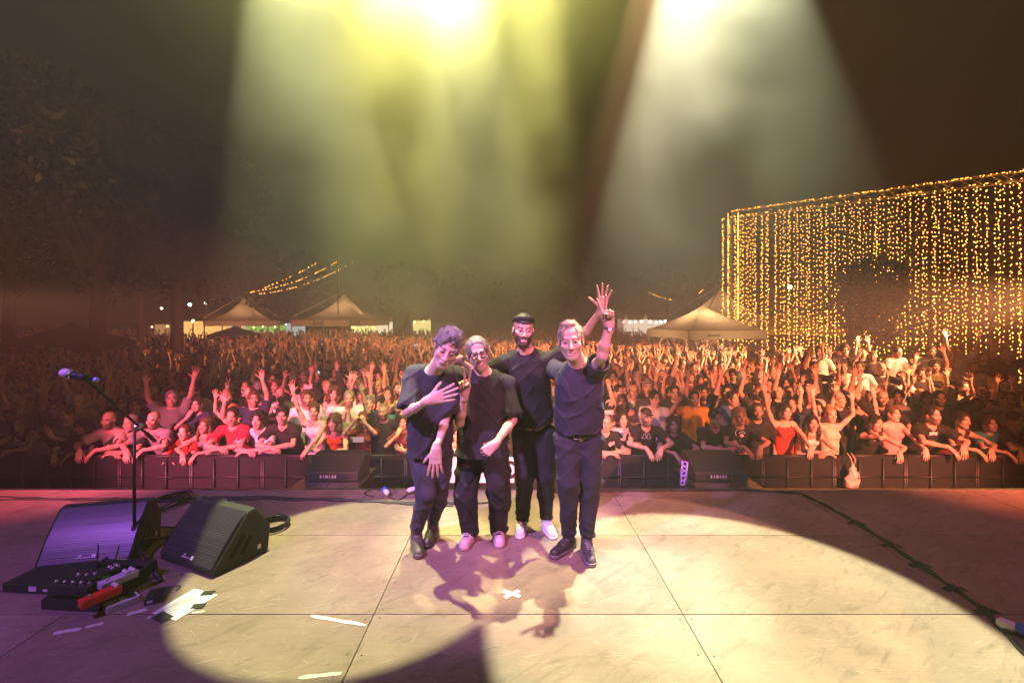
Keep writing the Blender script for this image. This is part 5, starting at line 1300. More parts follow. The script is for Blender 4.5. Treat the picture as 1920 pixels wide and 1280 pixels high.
def plug(loc, rz, label, z=.03, cap=True, big=1.0):
    r = empty("power_plug", loc, rz, label, "power plug", "blue and white power plugs on the stage"); r.location.z = z
    b = MB(); b.tube([(0, 0, 0), (.02, 0, 0), (.075, 0, 0), (.085, 0, 0)], [.014 * big, .026 * big, .026 * big, .024 * big], 14); b.build("body", m_wht, r, True)
    b = MB(); b.tube([(.08, 0, .0), (.135, 0, .0)], [.030 * big, .030 * big], 14); b.box((.11, 0, .030 * big), (.05, .03, .012), bev=.002); b.build("socket", m_blue, r, True)
plug(FL(728, 926, .03), R(125), "blue and white power plug standing on the looped cable", .035)
plug(FL(764, 922, .03), R(35), "blue and white power plug beside the tall musician's knee", .045)
plug(FL(822, 938, .03), R(190), "bright blue power plug between the legs of the first two musicians", .03, big=.8)
plug(FL(1868, 1165, .03), R(-55), "blue and white power plug at the end of the taped cable", .035, big=1.2)
# front fill loudspeakers just beyond the stage edge
def frontfill(px, label):
    c = W(px, 0, 5.35); r = empty("front_fill_speaker", (c.x, 5.38, -.02), 0, label, "loudspeaker", "low loudspeakers facing the crowd beyond the stage edge")
    b = MB(); b.prism([(-.14, 0), (-.14, .09), (-.12, .105), (.14, .235), (.30, .235), (.30, 0)], -.31, .31); o = b.build("cabinet", m_black, r); bv = o.modifiers.new("b", 'BEVEL'); bv.width = .008; bv.segments = 2
    b = MB(); b.box((0, -.142, .050), (.36, .004, .065)); pn = b.build("connector_panel", m_dark, r)
    b = MB(); rr = random.Random(px)
    for k, w_ in enumerate((.018, .012, .030, .012, .022, .016)): b = MB(); b.box((-.12 + k * .034, -.146, .052), (w_ * .85, .003, .034)); b.build("socket", m_screen, pn)
    st = empty("speaker_stand_box", (c.x, 5.36, GZ), 0, "low black flight case carrying the " + ("loudspeaker near the cable plugs" if px < 900 else "loudspeaker near the purple cable tray"), "flight case")
    b = MB(); b.box((0, 0, (-.035 - GZ) / 2), (.72, .70, -.035 - GZ), bev=.01); b.build("case", m_black, st)
    b = MB(); b.box((0, -.0, -GZ - .029), (.74, .72, .010)); b.build("lid_edge", m_alu, st)
    b = MB(); b.tube([(.03, -.30, -GZ - .10), (.02, -.29, -GZ - .02), (.06, -.24, -GZ + .10)], .006, 6); tag(b.build("cable", m_cab, None, True, (c.x, 5.36, GZ)), "short cable hanging from the front fill speaker near px".replace(" near px", " on the " + ("stage side of the plugs" if px < 900 else "stage side of the tray")), "cable")
frontfill(628, "black front fill loudspeaker beyond the stage edge, seen from its connector side, near the plugs")
frontfill(1345, "black front fill loudspeaker beyond the stage edge beside the purple tray")
# purple perforated tray leaning on the case
r = empty("cable_tray", W(1280, 905, 5.02), 0, "small purple perforated plastic tray standing at the stage edge", "tray"); b = MB()
for k in range(5): b.tube([(math.cos(a) * .022 + k * .006, 0, .02 + k * .052 + math.sin(a) * .024) for a in [j / 12 * 2 * math.pi for j in range(13)]], .0075, 6)
b.tube([(-.03, 0, -.01), (-.005, 0, .27)], .008, 6); b.tube([(.03, 0, -.01), (.055, 0, .25)], .008, 6); b.build("frame", mat("purple_plastic", (.22, .18, .75), .35), r, True)
r.location.z = .02
# drawstring bag hung on the barrier
r = empty("drawstring_bag", W(1597, 912, 6.36), 0, "crumpled pale pink drawstring bag hanging on the barrier", "bag"); q = Sdf()
q.cap((0, 0, .07), (.01, 0, .17), .115, .08, .04, flat=(0, 1, 0), f=.6); q.cap((.01, 0, .18), (.02, 0, .30), .06, .028, .03, flat=(0, 1, 0), f=.7); q.noise = wrinkle(.016, 1.7, 5, .9)
pos, f = q.mesh(.008); link(bpy.data.objects.new("sack", np_mesh("sack", pos, f, mat("bag_nylon", (.60, .42, .40), .45), None)), r)
b = MB(); b.tube([(.02, 0, .28), (-.02, -.01, .40), (-.03, .05, .46)], .006, 6); b.tube([(.03, 0, .28), (.045, -.01, .38), (.03, .05, .46)], .006, 6); b.tube([(.04, .0, .26), (.09, -.02, .15), (.08, -.02, .03)], .004, 6); b.build("cord", mat("bag_cord", (.6, .5, .45), .7), r, True)

# pedalboards
def box_obj(name, c, d, m, parent, rz=0, bev=.004):
    b = MB(); b.box((0, 0, 0), d, bev=bev); o = b.build(name, m, parent, False, c, rz); return o
pa = FL(80, 1142); pb = FL(182, 1148); ang = math.atan2(pb.y - pa.y, pb.x - pa.x)
r = empty("pedalboard", (pa.x, pa.y, 0), ang, "black pedalboard frame carrying the foot switches and effects pedals", "pedalboard"); Wd = (pb - pa).length
b = MB(); b.box((Wd / 2, .01, .03), (Wd, .02, .06)); b.box((Wd / 2 + .03, .40, .085), (Wd, .02, .05))
for x0 in (.0, Wd): b.prism([(0, .0), (0, .062), (.42, .115), (.42, .09), (.34, .0)], x0 - .01, x0 + .012)
for k in range(5): b.box((Wd / 2, .05 + k * .08, .062 + k * .0104), (Wd, .045, .01), Euler((R(7), 0, 0)))
b.build("frame", m_black, r)
m_pb = mat("switch_box", (.015, .015, .018), .5, bump=.1)
r2 = empty("foot_switcher", (pa.x, pa.y, .075), ang, "black foot switcher with two rows of steel switches on the pedalboard", "foot switch")
o = box_obj("case", (Wd * .40, .10, .035), (Wd * .74, .17, .06), m_pb, r2)
for rw in range(2):
    for k in range(5 if rw == 0 else 4):
        b = MB(); x_ = Wd * (.08 + .155 * k) + rw * .06; b.tube([(x_, .055 + rw * .085, .064), (x_, .055 + rw * .085, .082)], [.012, .009], 10); b.build("switch", m_alu, r2, True)
b = MB(); b.box((Wd * .68, .145, .066), (.07, .04, .003)); b.build("display", mat("lcd", (.02, .05, .02), .3, emit=(.3, 1, .3), es=.04), r2)
def pedal(loc, rz, d, m, label, knobs=3, sw=1, km=m_wht):
    r = empty("effects_pedal", loc, rz, label, "effects pedal", "small effects pedals around the pedalboard")
    box_obj("case", (0, 0, d[2] / 2), d, m, r, bev=.006)
    for k in range(knobs):
        b = MB(); x_ = (k % 2 - .5) * d[0] * .5; y_ = d[1] * (.36 - .17 * (k // 2)); b.tube([(x_, y_, d[2]), (x_, y_, d[2] + .018)], [.013, .011], 12); b.build("knob", km, r, True)
    for k in range(sw):
        b = MB(); b.tube([(0, -d[1] * .28, d[2]), (0, -d[1] * .28, d[2] + .014)], [.009, .007], 10); b.build("switch", m_alu, r, True)
    return r
p = FL(190, 1122, .10); pedal((p.x - .005, p.y, .092), ang - .42, (.065, .20, .05), mat("red_enamel", (.60, .03, .02), .35), "red effects pedal at the corner of the pedalboard", 2, 1)
p = FL(222, 1092, .11); pedal((p.x, p.y, .112), ang - .42, (.07, .20, .045), mat("lilac_enamel", (.48, .45, .52), .35), "pale lilac effects pedal with four white knobs", 4, 1)
p = FL(196, 1082, .12); pedal((p.x, p.y, .115), ang - .42, (.075, .18, .045), m_pb, "black effects pedal with steel knobs behind the lilac pedal", 4, 1, m_alu)
p = FL(228, 1136); r_ = pedal((p.x, p.y, 0), ang - .55, (.075, .17, .045), mat("white_enamel", (.55, .58, .55), .35), "white tuner pedal standing on the boards beside the pedalboard", 0, 0)
b = MB(); b.box((0, .045, .0465), (.055, .05, .003)); b.build("display", m_black, r_); b = MB(); b.box((-.005, -.015, .0465), (.02, .012, .002)); b.box((.008, -.03, .0465), (.012, .012, .002)); b.build("print", m_black, r_)
# second flat board behind, with white label strips
pa2 = FL(8, 1112); pb2 = FL(95, 1118); ang2 = math.atan2(pb2.y - pa2.y, pb2.x - pa2.x)
r = empty("pedal_case", (pa2.x, pa2.y, 0), ang2 + .02, "low black equipment case with white label strips beside the pedalboard", "equipment case")
box_obj("case", (.30, .20, .03), (.66, .38, .06), m_pb, r)
b = MB()
for k in range(4): b.box((.16 + k * .105, .35, .0615), (.10, .035, .003))
b.build("label_strip", m_tape, r)
b = MB(); b.box((.20, .008, .035), (.055, .006, .03)); b.box((.33, .008, .03), (.11, .006, .012)); b.build("connector_panel", m_screen, r)
p = FL(165, 1078, .1); r = empty("wireless_receiver", (p.x, p.y, .06), ang, "flat black wireless receiver with green digits behind the foot switcher", "receiver")
box_obj("case", (0, 0, .02), (.22, .20, .04), m_pb, r); text_mesh("E2.5", .022, "display", mat("green_digits", (.1, .4, .1), .4, emit=(.5, 1, .4), es=1.2), r, Matrix.Translation((-.02, -.102, .022)) @ Euler((R(90), 0, 0)).to_matrix().to_4x4(), .0005)
b = MB(); b.tube([(.09, .09, .04), (.13, .10, .20)], .004, 6); b.tube([(-.03, .09, .04), (-.03, .10, .20)], .004, 6); b.build("antenna", m_dark, r); box_obj("sticker", (.01, .02, .0415), (.035, .03, .002), m_tape, r, .3, 0)
p = FL(293, 1122); r = empty("power_supply", (p.x, p.y, 0), R(25), "small black ribbed power supply box between white pedal and set list", "power supply")
box_obj("case", (0, 0, .02), (.10, .13, .04), m_pb, r)
b = MB()
for k in range(3): b.box((-.03 + k * .03, .0, .042), (.014, .10, .004))
b.build("rib", m_rub, r); b = MB(); b.box((-.02, -.066, .022), (.03, .002, .016)); b.build("label_sticker", m_tape, r)
cable("cable", [FL(300, 1112, .02), FL(318, 1100, .01), FL(338, 1098, .01), FL(330, 1106, .01)] , .003, m_cab, "thin cable looping from the small power supply")
# set list
A, B, C_, D = FL(288, 1148), FL(368, 1102), FL(406, 1118), FL(324, 1167)
c = (A + B + C_ + D) / 4; ux = (B - A).normalized(); an = math.atan2(ux.y, ux.x)
r = empty("set_list", (c.x, c.y, .003), an, "white set list sheet taped to the boards at the edge of the light pool", "paper"); Ln = (B - A).length; Wn = (D - A).length
b = MB(); nx = 10
vs = [(-Ln / 2 + Ln * i / nx, -Wn / 2 + Wn * j / 4, .003) for i in range(nx + 1) for j in range(5)]
b.add(vs, [(i * 5 + j, i * 5 + 5 + j, i * 5 + 6 + j, i * 5 + 1 + j) for i in range(nx) for j in range(4)]); sh_ = b.build("sheet", mat("paper", (.55, .55, .55), .7), r, True)
b = MB(); rr = random.Random(3)
for k in range(14):
    L_ = rr.uniform(.06, .14); b.box((-Ln * .40 + k * Ln * .045, Wn * .36 - L_ / 2 - .0, .0042), (.004, L_, .0006))
b.build("print", mat("grey_ink", (.2, .2, .2), .8), sh_)
for i, (px, py, w_, a, lab) in enumerate(((390, 1113, .08, .1, "small black tape on the set list corner under the monitor"), (372, 1137, .075, .15, "small black tape on the long edge of the set list"), (304, 1158, .12, -.45, "large black tape on the set list corner facing the pedals"))):
    p = FL(px, py); b = MB(); b.box((0, 0, .0075), (w_, .05 if i < 2 else .07, .001)); tag(b.build("tape_strip", m_gaff, None, False, (p.x, p.y, 0), a), lab, "tape", "black tape pieces on the set list")
# tape marks on the boards
def strip(px0, py0, px1, py1, w_, label, z=.002, jag=True, m=m_tape):
    a, b_ = FL(px0, py0), FL(px1, py1); L_ = (b_ - a).length; c = (a + b_) / 2; b = MB(); rr = random.Random(px0); n_ = 10; vs = []
    for i in range(n_ + 1):
        x_ = -L_ / 2 + L_ * i / n_; e = w_ * (.35 if i in (0, n_) else 1)
        vs += [(x_, -e / 2 - (rr.uniform(0, .006) if jag else 0), 0), (x_, e / 2 + (rr.uniform(0, .006) if jag else 0), 0)]
    b.add(vs, [(2 * i, 2 * i + 2, 2 * i + 3, 2 * i + 1) for i in range(n_)]); o = b.build("tape_mark", m, None, False, (c.x, c.y, z), math.atan2(b_.y - a.y, b_.x - a.x))
    so = o.modifiers.new("s", 'SOLIDIFY'); so.thickness = .0006; so.offset = 1
    return tag(o, label, "tape mark", "white tape marks on the stage boards")
r = empty("cross_mark", FL(960, 1113, .002), .0, "white tape cross on the boards in front of the musicians", "tape mark")
for k, (a, z) in enumerate(((R(38), .001), (R(-30), .002))):
    b = MB(); b.box((0, 0, z), (.125, .034, .0008)); b.build("strip", m_tape, r, False, None, a)
strip(582, 1154, 686, 1172, .022, "long white tape mark crossing a board seam inside the cream light pool")
strip(238, 1152, 276, 1142, .03, "worn white tape remnant just below the white tuner pedal"); strip(100, 1187, 152, 1179, .028, "longer torn white tape remnant in the dark below the pedalboard")
strip(160, 1176, 194, 1168, .022, "short torn white tape remnant in the dark below the pedalboard"); strip(276, 1158, 292, 1155, .02, "tiny white tape scrap beside the set list corner")
strip(360, 1148, 384, 1146, .012, "thin pale scrap of tape at the rim of the light pool"); strip(560, 1270, 640, 1262, .02, "faint scraped tape mark in the dark at the picture's lower edge")
# wear marks
r = None
# held things in the crowd
def held(name, px, py, Y, d, m, label, cat, rz=0, tilt=0):
    b = MB(); b.box((0, 0, 0), d, bev=min(d) * .3); o = b.build(name, m, None, False, W(px, py, Y)); o.rotation_euler = (tilt, 0, rz); return tag(o, label, cat)
m_ph = mat("phone_back", (.6, .58, .6), .3); m_phs = mat("phone_lit", (.5, .5, .6), .3, emit=(.75, .8, 1), es=1.0)
for px, py, Y, rz, lab in ((672, 824, 6.55, .1, "white phone held by the auburn haired woman at the barrier"), (594, 698, 12.6, .1, "small bright phone screen held up deep in the crowd"), (578, 725, 9.1, .2, "phone held sideways above heads in the crowd before the tall musician"),
        (1245, 785, 7.2, -.1, "silver phone raised between the black v-neck and the man in yellow"), (1142, 773, 7.3, .2, "phone raised beside the navy shirted musician"), (622, 730, 9.3, .0, "cream phone held up over a forehead in the crowd"), (780, 647, 17, 0, "tiny lit phone far back in the crowd")):
    held("phone", px, py, Y, (.15, .010, .075), m_phs if 'bright' in lab or 'lit' in lab else m_ph, lab, "phone", rz)
b = MB(); c = W(343, 692, 10.6); nf = 16
for k in range(nf):
    a0 = R(-25 + 150 * k / nf); a1 = R(-25 + 150 * (k + 1) / nf); y_ = .008 if k % 2 else -.008
    pts = [(math.cos(a0) * .08, -y_, math.sin(a0) * .08), (math.cos(a0) * .23, -y_, math.sin(a0) * .23), (math.cos(a1) * .23, y_, math.sin(a1) * .23), (math.cos(a1) * .08, y_, math.sin(a1) * .08)]
    b.add(pts, [(0, 1, 2, 3)])
o = b.build("hand_fan", mat("yellow_paper", (.85, .50, .10), .7), None, False, c); so = o.modifiers.new("s", 'SOLIDIFY'); so.thickness = .002
tag(o, "yellow pleated hand fan raised in the dim part of the crowd", "fan")
# prints on shirts
def printed(px, polys, m, name="print", z0=1.27):
    if px not in FRONT: return
    r, s, pi = FRONT[px]; me = s.data
    from mathutils.bvhtree import BVHTree
    bt = BVHTree.FromPolygons([v.co for v in me.vertices], [tuple(p.vertices) for p in me.polygons]); b = MB()
    for poly in polys:
        vs = []
        for (x, z) in poly:
            h = bt.ray_cast(Vector((x, -1, z + z0)), Vector((0, 1, 0)))
            vs.append(Vector((x, -.25, z + z0)) if h[0] is None else h[0] + Vector((0, -.004, 0)))
        b.add(vs, [tuple(range(len(vs)))])
    o = b.build(name, m, None); o.parent = s
def circ(cx, cz, r_, n=10, sx=1): return [(cx + r_ * sx * math.cos(2 * math.pi * i / n), cz + r_ * math.sin(2 * math.pi * i / n)) for i in range(n)]
def line(pts, w_):
    out = []
    for (x0, z0), (x1, z1) in zip(pts[:-1], pts[1:]):
        d = Vector((x1 - x0, z1 - z0)).normalized(); n = Vector((-d.y, d.x)) * w_ / 2; out.append([(x0 - n.x, z0 - n.y), (x1 - n.x, z1 - n.y), (x1 + n.x, z1 + n.y), (x0 + n.x, z0 + n.y)])
    return out
mw = mat("white_print", (.7, .7, .7), .7)
printed(1388, [circ(.015, -.01, .028), circ(-.025, .03, .012), circ(.000, .048, .013), circ(.030, .048, .013), circ(.055, .028, .012)] + line([(.0, -.085), (-.07, -.01), (-.085, .045), (-.055, .08), (-.015, .075)], .010) + line([(.0, -.085), (.08, -.02)], .008), mw)
printed(1212, line([(-.07, -.04), (-.045, .0), (-.035, .035), (-.02, .04), (-.012, .01), (.0, -.02), (.012, .01), (.02, .04), (.035, .035), (.045, .0), (.07, -.04), (.02, -.045), (.0, -.02), (-.02, -.045), (-.07, -.04)], .005), mw)
printed(287, line([(.0, .05), (-.05, .02), (-.055, -.04), (-.02, -.09), (.05, -.09), (.09, -.04), (.085, .03), (.0, .05)], .008), mat("grey_print", (.09, .08, .09), .8)); printed(287, [circ(-.015, -.015, .014, 8, 1.4), circ(.045, -.005, .014, 8, 1.4)], mat("red_print", (.8, .03, .05), .8), "red_print")
printed(1748, [[(-.05, -.02), (.06, -.02), (.06, .03), (-.05, .03)]], mw)
# ------------------------------------------------------------ light curtain, tents, trees, lamps
def emat(name, c, s, base=(.8, .7, .5), nosample=False):
    m = mat(name, base, .4, emit=c, es=s)
    if nosample: m.cycles.emission_sampling = 'NONE'
    return m
m_bulb = emat("warm_bulb", (1.0, .33, .042), 19); m_wire = mat("string_wire", (.16, .10, .05), .6)
C0 = Vector((11.3, 23.8)); C1 = Vector((11.3 + 7.2 * 1.75, 23.8 - 5.9 * 1.75)); CT = CAMZ + 5.45; CD = (C1 - C0).normalized(); CN_ = Vector((CD.y, -CD.x))
def truss(name, a, b_, s, label, parent=None, step=.5):
    a, b_ = Vector(a), Vector(b_); d = (b_ - a); L_ = d.length; d.normalize()
    side = Vector((CN_.x, CN_.y, 0)); up = d.cross(side).normalized(); m = MB(); cs = [a + side * (sx * s / 2) + up * (sy * s / 2) for sx, sy in ((-1, -1), (1, -1), (1, 1), (-1, 1))]
    for c in cs: m.tube([c, c + d * L_], .026, 6)
    n = int(L_ / step)
    for i in range(n):
        for k in range(4):
            p, q = cs[k] + d * (i * L_ / n), cs[(k + 1) % 4] + d * ((i + 1) * L_ / n)
            if i % 2: p, q = cs[(k + 1) % 4] + d * (i * L_ / n), cs[k] + d * ((i + 1) * L_ / n)
            m.tube([p, q], .012, 5, cap=False)
    return m
tr = empty("lighting_truss", (C0.x, C0.y, GZ), 0, "tall square aluminium truss frame from which the golden light strings hang", "truss")
org = tr.location
def rel(p): return Vector(p) - org
truss("t", rel((C0.x + CD.x * .3, C0.y + CD.y * .3, GZ)), rel((C0.x + CD.x * .3, C0.y + CD.y * .3, CT - .1)), .42, "").build("upright", m_alu, tr)
truss("t", rel((C0.x, C0.y, CT - .05)), rel((C1.x, C1.y, CT - .05)), .36, "", step=.42).build("top_beam", m_alu, tr)
rb = random.Random(9)
# tree shape that hangs leaves in front is built further down; strings come first
def octa(b, c, r_):
    x, y, z = c; b.add([(x + r_, y, z), (x - r_, y, z), (x, y + r_, z), (x, y - r_, z), (x, y, z + r_ * 1.3), (x, y, z - r_ * 1.3)], [(0, 2, 4), (2, 1, 4), (1, 3, 4), (3, 0, 4), (2, 0, 5), (1, 2, 5), (3, 1, 5), (0, 3, 5)])
Lc = (C1 - C0).length; ns = 165
for i in range(ns):
    t = -0.28 + (i + rb.uniform(-.6, .6)) * (Lc / ns); off = (-.10, .22, .5)[i % 3] + rb.uniform(-.05, .05)
    p = C0 + CD * t + CN_ * off; top = CT - .22 - (rb.random() < .12) * rb.uniform(0, .3); bot = GZ + rb.uniform(.05, .5)
    r = tag(None or bpy.data.objects.new("light_string", None), None) if False else None
    w = MB(); pts = [(0, 0, 0)]; 
    for k in range(1, 9): pts.append((rb.uniform(-.015, .015), rb.uniform(-.015, .015), (bot - top) * k / 8))
    w.tube(pts, .0045, 3, cap=False); o = w.build("light_string", m_wire, None, False, (p.x, p.y, top))
    tag(o, "vertical string of golden fairy lights hanging from the truss frame", "string lights", "golden light strings of the curtain")
    b = MB(); z = rb.uniform(-.28, -.02)
    while z > bot - top:
        octa(b, (rb.uniform(-.03, .03), rb.uniform(-.03, .03), z), .019 * (1.5 if rb.random() < .05 else 1)); z -= rb.uniform(.12, .32)
    tag(b.build('bulbs', m_bulb, o), kind='stuff')
# short row of bulbs along the beam and up the upright
b = MB()
for k in range(330): q = C0 + CD * (k / 330 * Lc); octa(b, tuple(rel((q.x + CN_.x * rb.choice((-.2, .2)), q.y + CN_.y * .2, CT + rb.choice((-.2, .12))))), .018)
for k in range(300): q = C0 + CD * (.3 + rb.choice((-.24, .24))); octa(b, tuple(rel((q.x + CN_.x * .25, q.y + CN_.y * .25, GZ + .3 + k / 300 * (CT - GZ - .3)))), .019)
tag(b.build('bulbs', m_bulb, tr), kind='stuff')
b = MB(); a = W(1752, 343, 18.6); e = Vector((W(1590, 690, 13.4).x, 13.4, GZ)); b.tube([a, e], .035, 6); tag(b.build("guy_cable", m_black, None, True), "dark guy cable running down in front of the light curtain", "cable")

m_leaf = None
def leaf_mat(name, a, b_):
    m, N, L, bs = nt_mat(name); g = N.new('ShaderNodeAttribute'); g.attribute_name = 'Col'
    mx = N.new('ShaderNodeMix'); mx.data_type = 'RGBA'; mx.inputs[6].default_value = (*a, 1); mx.inputs[7].default_value = (*b_, 1)
    L.new(g.outputs[2], mx.inputs[0]); L.new(mx.outputs[2], bs.inputs['Base Color']); bs.inputs['Roughness'].default_value = .6
    return m
m_lf = leaf_mat("leaves", (.032, .036, .016), (.085, .085, .035)); m_bark = mat("bark", (.07, .05, .035), .9, bump=.8, bscale=12, var=.4)
def tree(x, y, h, rad, trunk_h, label, n=9000, leaf=.15, seed=0, lobes=9, squash=.8, base=GZ, group=None, tr_r=.22):
    rt = np.random.RandomState(seed); r = empty("tree", (x, y, base), 0, label, "tree", group)
    b = MB(); top = Vector((rt.uniform(-.3, .3), rt.uniform(-.3, .3), h * .8)); mid = Vector((rt.uniform(-.15, .15), rt.uniform(-.15, .15), trunk_h)); b.tube([(0, 0, -.05), (0, 0, .3), mid, top], [tr_r * 1.4, tr_r, tr_r * .8, tr_r * .25], 10)
    cz = (trunk_h + h) / 2; rz_ = (h - trunk_h) / 2; cen = []
    for i in range(lobes):
        d = rt.normal(size=3); d /= np.linalg.norm(d); q = rt.uniform(.35, .8); c = np.array([d[0] * rad * q, d[1] * rad * q, cz + d[2] * rz_ * q]); cen.append((c, rt.uniform(.32, .55) * rad))
        s = mid.lerp(top, rt.uniform(0, .9)); b.tube([s, s.lerp(Vector(c), .5) + Vector((0, 0, -.1)), Vector(c)], [tr_r * .38, tr_r * .22, tr_r * .08], 6)
    b.build("trunk", m_bark, r, True)
    cen.append((np.array([0, 0, cz]), rad * .6)); P_ = []
    while sum(len(q) for q in P_) < n:
        c, rr = cen[rt.randint(len(cen))]; k = 300; d = rt.normal(size=(k, 3)); d /= np.linalg.norm(d, axis=1)[:, None]; q = rr * rt.uniform(.55, 1.05, (k, 1)) ** .6
        p = c + d * q * np.array([1, 1, squash]); 
        cl = rt.normal(size=(12, 3)) * rr * .6 + c           # knock irregular gaps into the crown
        dm = np.min(np.linalg.norm(p[:, None] - cl[None], axis=2), axis=1); P_.append(p[(dm > rr * .16)])
    P_ = np.concatenate(P_)[:n].astype(np.float32); n = len(P_)
    u = rt.normal(size=(n, 3)); u /= np.linalg.norm(u, axis=1)[:, None]; v = np.cross(u, rt.normal(size=(n, 3))); v /= np.linalg.norm(v, axis=1)[:, None]
    s = leaf * rt.uniform(.6, 1.3, (n, 1)); V = np.stack([P_ - u * s, P_ + v * s * .45, P_ + u * s, P_ - v * s * .45], 1).reshape(-1, 3)
    col = np.repeat(rt.uniform(0, 1, n) ** 1.5, 4)[:, None] * np.ones(3)
    link(bpy.data.objects.new("crown", np_mesh("crown", V, np.arange(n * 4).reshape(-1, 4), m_lf, col, False)), r)
    return r
GT = "trees around the festival field"
def px2x(px, Y): return (px - 960) / F * Y
tree(px2x(195, 14.5), 14.5, 11.8, 4.2, 3.1, "huge dark chestnut tree rising over the dim crowd behind the microphone", 44000, .11, 1, 14, group=GT, tr_r=.26)
tree(px2x(332, 20), 20, 12.5, 4.0, 3.4, "second big dark chestnut tree, its trunk beside the yellow lit stall", 26000, .14, 2, 12, group=GT, tr_r=.28)
tree(px2x(20, 17), 17, 12.5, 4.6, 3.2, "dark tree crown filling the picture's outer edge over the dim crowd", 28000, .13, 3, 11, group=GT)
tree(px2x(266, 27), 27, 12, 3.6, 3.3, "slender trunked dark tree between the two big chestnuts", 9000, .22, 12, 10, group=GT, tr_r=.2)
tree(px2x(440, 30), 30, 9.5, 3.0, 3.2, "dark tree behind the festoon lights beside the cut-off tent", 8000, .22, 4, 9, group=GT, tr_r=.3)
tree(px2x(1606, 15.6), 15.6, 5.7, 1.85, 2.0, "small dense dark tree standing before the light curtain", 5000, .09, 5, 16, group=GT, tr_r=.1)
tree(px2x(1690, 22.0), 22.0, 7.0, 1.6, 3.0, "thin tree lit orange behind the light curtain", 5000, .12, 6, 9, group=GT, tr_r=.1)
for i, (px, Y, h, lab) in enumerate(((560, 60, 12, "far dark tree behind the festoon bulbs"), (760, 58, 11, "far dark tree over the bar tent's shoulder"), (890, 62, 12.5, "far dark tree right behind the grey haired musicians"), (1010, 60, 11.5, "far dark tree behind the black knitted cap"),
        (1130, 58, 12.5, "far dark tree behind the raised hands"), (1250, 56, 11, "far dark tree over the bright stall lights"), (1420, 50, 11, "far dark tree behind the truss upright"))):
    tree(px2x(px, Y), Y, h, 4.8, 2.5, lab, 5000, .42, 20 + i, 10, group=GT, tr_r=.3)
# tents
def canvas(name, c, **k):
    m = mat(name, c, .8, **k); N, L = m.node_tree.nodes, m.node_tree.links; b = N["Principled BSDF"]; tl = N.new("ShaderNodeBsdfTranslucent"); tl.inputs[0].default_value = (*c, 1); mx = N.new("ShaderNodeMixShader"); mx.inputs[0].default_value = .4
    L.new(b.outputs[0], mx.inputs[1]); L.new(tl.outputs[0], mx.inputs[2]); L.new(mx.outputs[0], N["Material Output"].inputs["Surface"]); return m
m_can = canvas("tent_canvas", (.62, .50, .38), bump=.2, bscale=6); m_cand = mat("dark_canvas", (.02, .02, .024), .8, bump=.2, bscale=6); m_pole = mat("tent_pole", (.4, .4, .4), .5)
def tent(x, y, w, eave, peak, label, m=m_can, rz=0, val=.3, curve=1.0, text=None, frame=False, d=None, light=0):
    d = d or w; r = empty("marquee_tent", (x, y, GZ), rz, label, "tent", "peaked tents around the field"); b = MB(); nr = 9; ring = []
    for j in range(nr + 1):
        t = j / nr; h = eave + (peak - eave) * (t ** (1 + curve * .9)); s = 1 - t
        if j == nr: s = .012
        ring.append([(sx * w / 2 * s, sy * d / 2 * s, h) for sx, sy in ((-1, -1), (0, -1 - 0.0), (1, -1), (1, 0), (1, 1), (0, 1), (-1, 1), (-1, 0))])
    vs = [v for q in ring for v in q]; b.add(vs, [(j * 8 + k, j * 8 + (k + 1) % 8, j * 8 + 8 + (k + 1) % 8, j * 8 + 8 + k) for j in range(nr) for k in range(8)])
    b.build("canopy", m, r); b = MB()
    for (x0, y0, x1, y1) in ((-1, -1, 1, -1), (1, -1, 1, 1), (1, 1, -1, 1), (-1, 1, -1, -1)):
        A_, B_ = Vector((x0 * w / 2, y0 * d / 2, eave)), Vector((x1 * w / 2, y1 * d / 2, eave)); nn = 10; vs = []
        for k in range(nn + 1): p = A_.lerp(B_, k / nn); vs += [p, p - Vector((0, 0, val + .03 * (k % 2)))]
        b.add(vs, [(2 * k, 2 * k + 1, 2 * k + 3, 2 * k + 2) for k in range(nn)])
    b.build("valance", m, r)
    for sx in (-1, 1):
        for sy in (-1, 1): b = MB(); b.tube([(sx * (w / 2 - .05), sy * (d / 2 - .05), 0), (sx * (w / 2 - .05), sy * (d / 2 - .05), eave)], .04, 6); b.build("pole", m_pole, r)
    if frame:
        b = MB()
        for sx in (-1, 1):
            for sy in (-1, 1): b.tube([(sx * w / 2, sy * d / 2, eave + .15), (0, 0, peak + .25)], .04, 6)
        b.build("roof_frame", m_pole, r)
    if light:
        l = bpy.data.lights.new("tent_fill_lamp", 'POINT'); l.energy = light; l.color = (1, .62, .33); l.shadow_soft_size = .15; lo = link(bpy.data.objects.new("tent_fill_lamp", l), r); lo.location = (0, 0, eave + .1)  # lamp and bulb added under the canopy to brighten the canvas
        q = MB(); q.sph((0, 0, eave + .35), .08, 8, 6); q.tube([(0, 0, eave + .42), (0, 0, peak - .15)], .01, 4); q.build("lamp", emat("tent_fill_bulb", (1, .7, .4), 12), r, True)
    if text:
        for k, (s, xo, sz) in enumerate(text): text_mesh(s, sz, "lettering", mat("tent_print", (.12, .10, .09), .8), r, Matrix.Translation((xo, -d / 2 - .03, eave - val * .55)) @ Euler((R(90), 0, 0)).to_matrix().to_4x4(), .003, .01)
    return r
tent(px2x(645, 33), 33, 5.2, 2.95, 4.75, "pale peaked tent with BAR lettering on its valance", text=[("BAR", -.75, .42), ("BAR", 1.7, .42)], frame=True, val=.4, light=150)
tent(px2x(458, 30), 30, 3.6, 2.9, 4.4, "pale peaked tent half hidden by the dark tree under the festoon lights", frame=True, rz=.3, light=60)
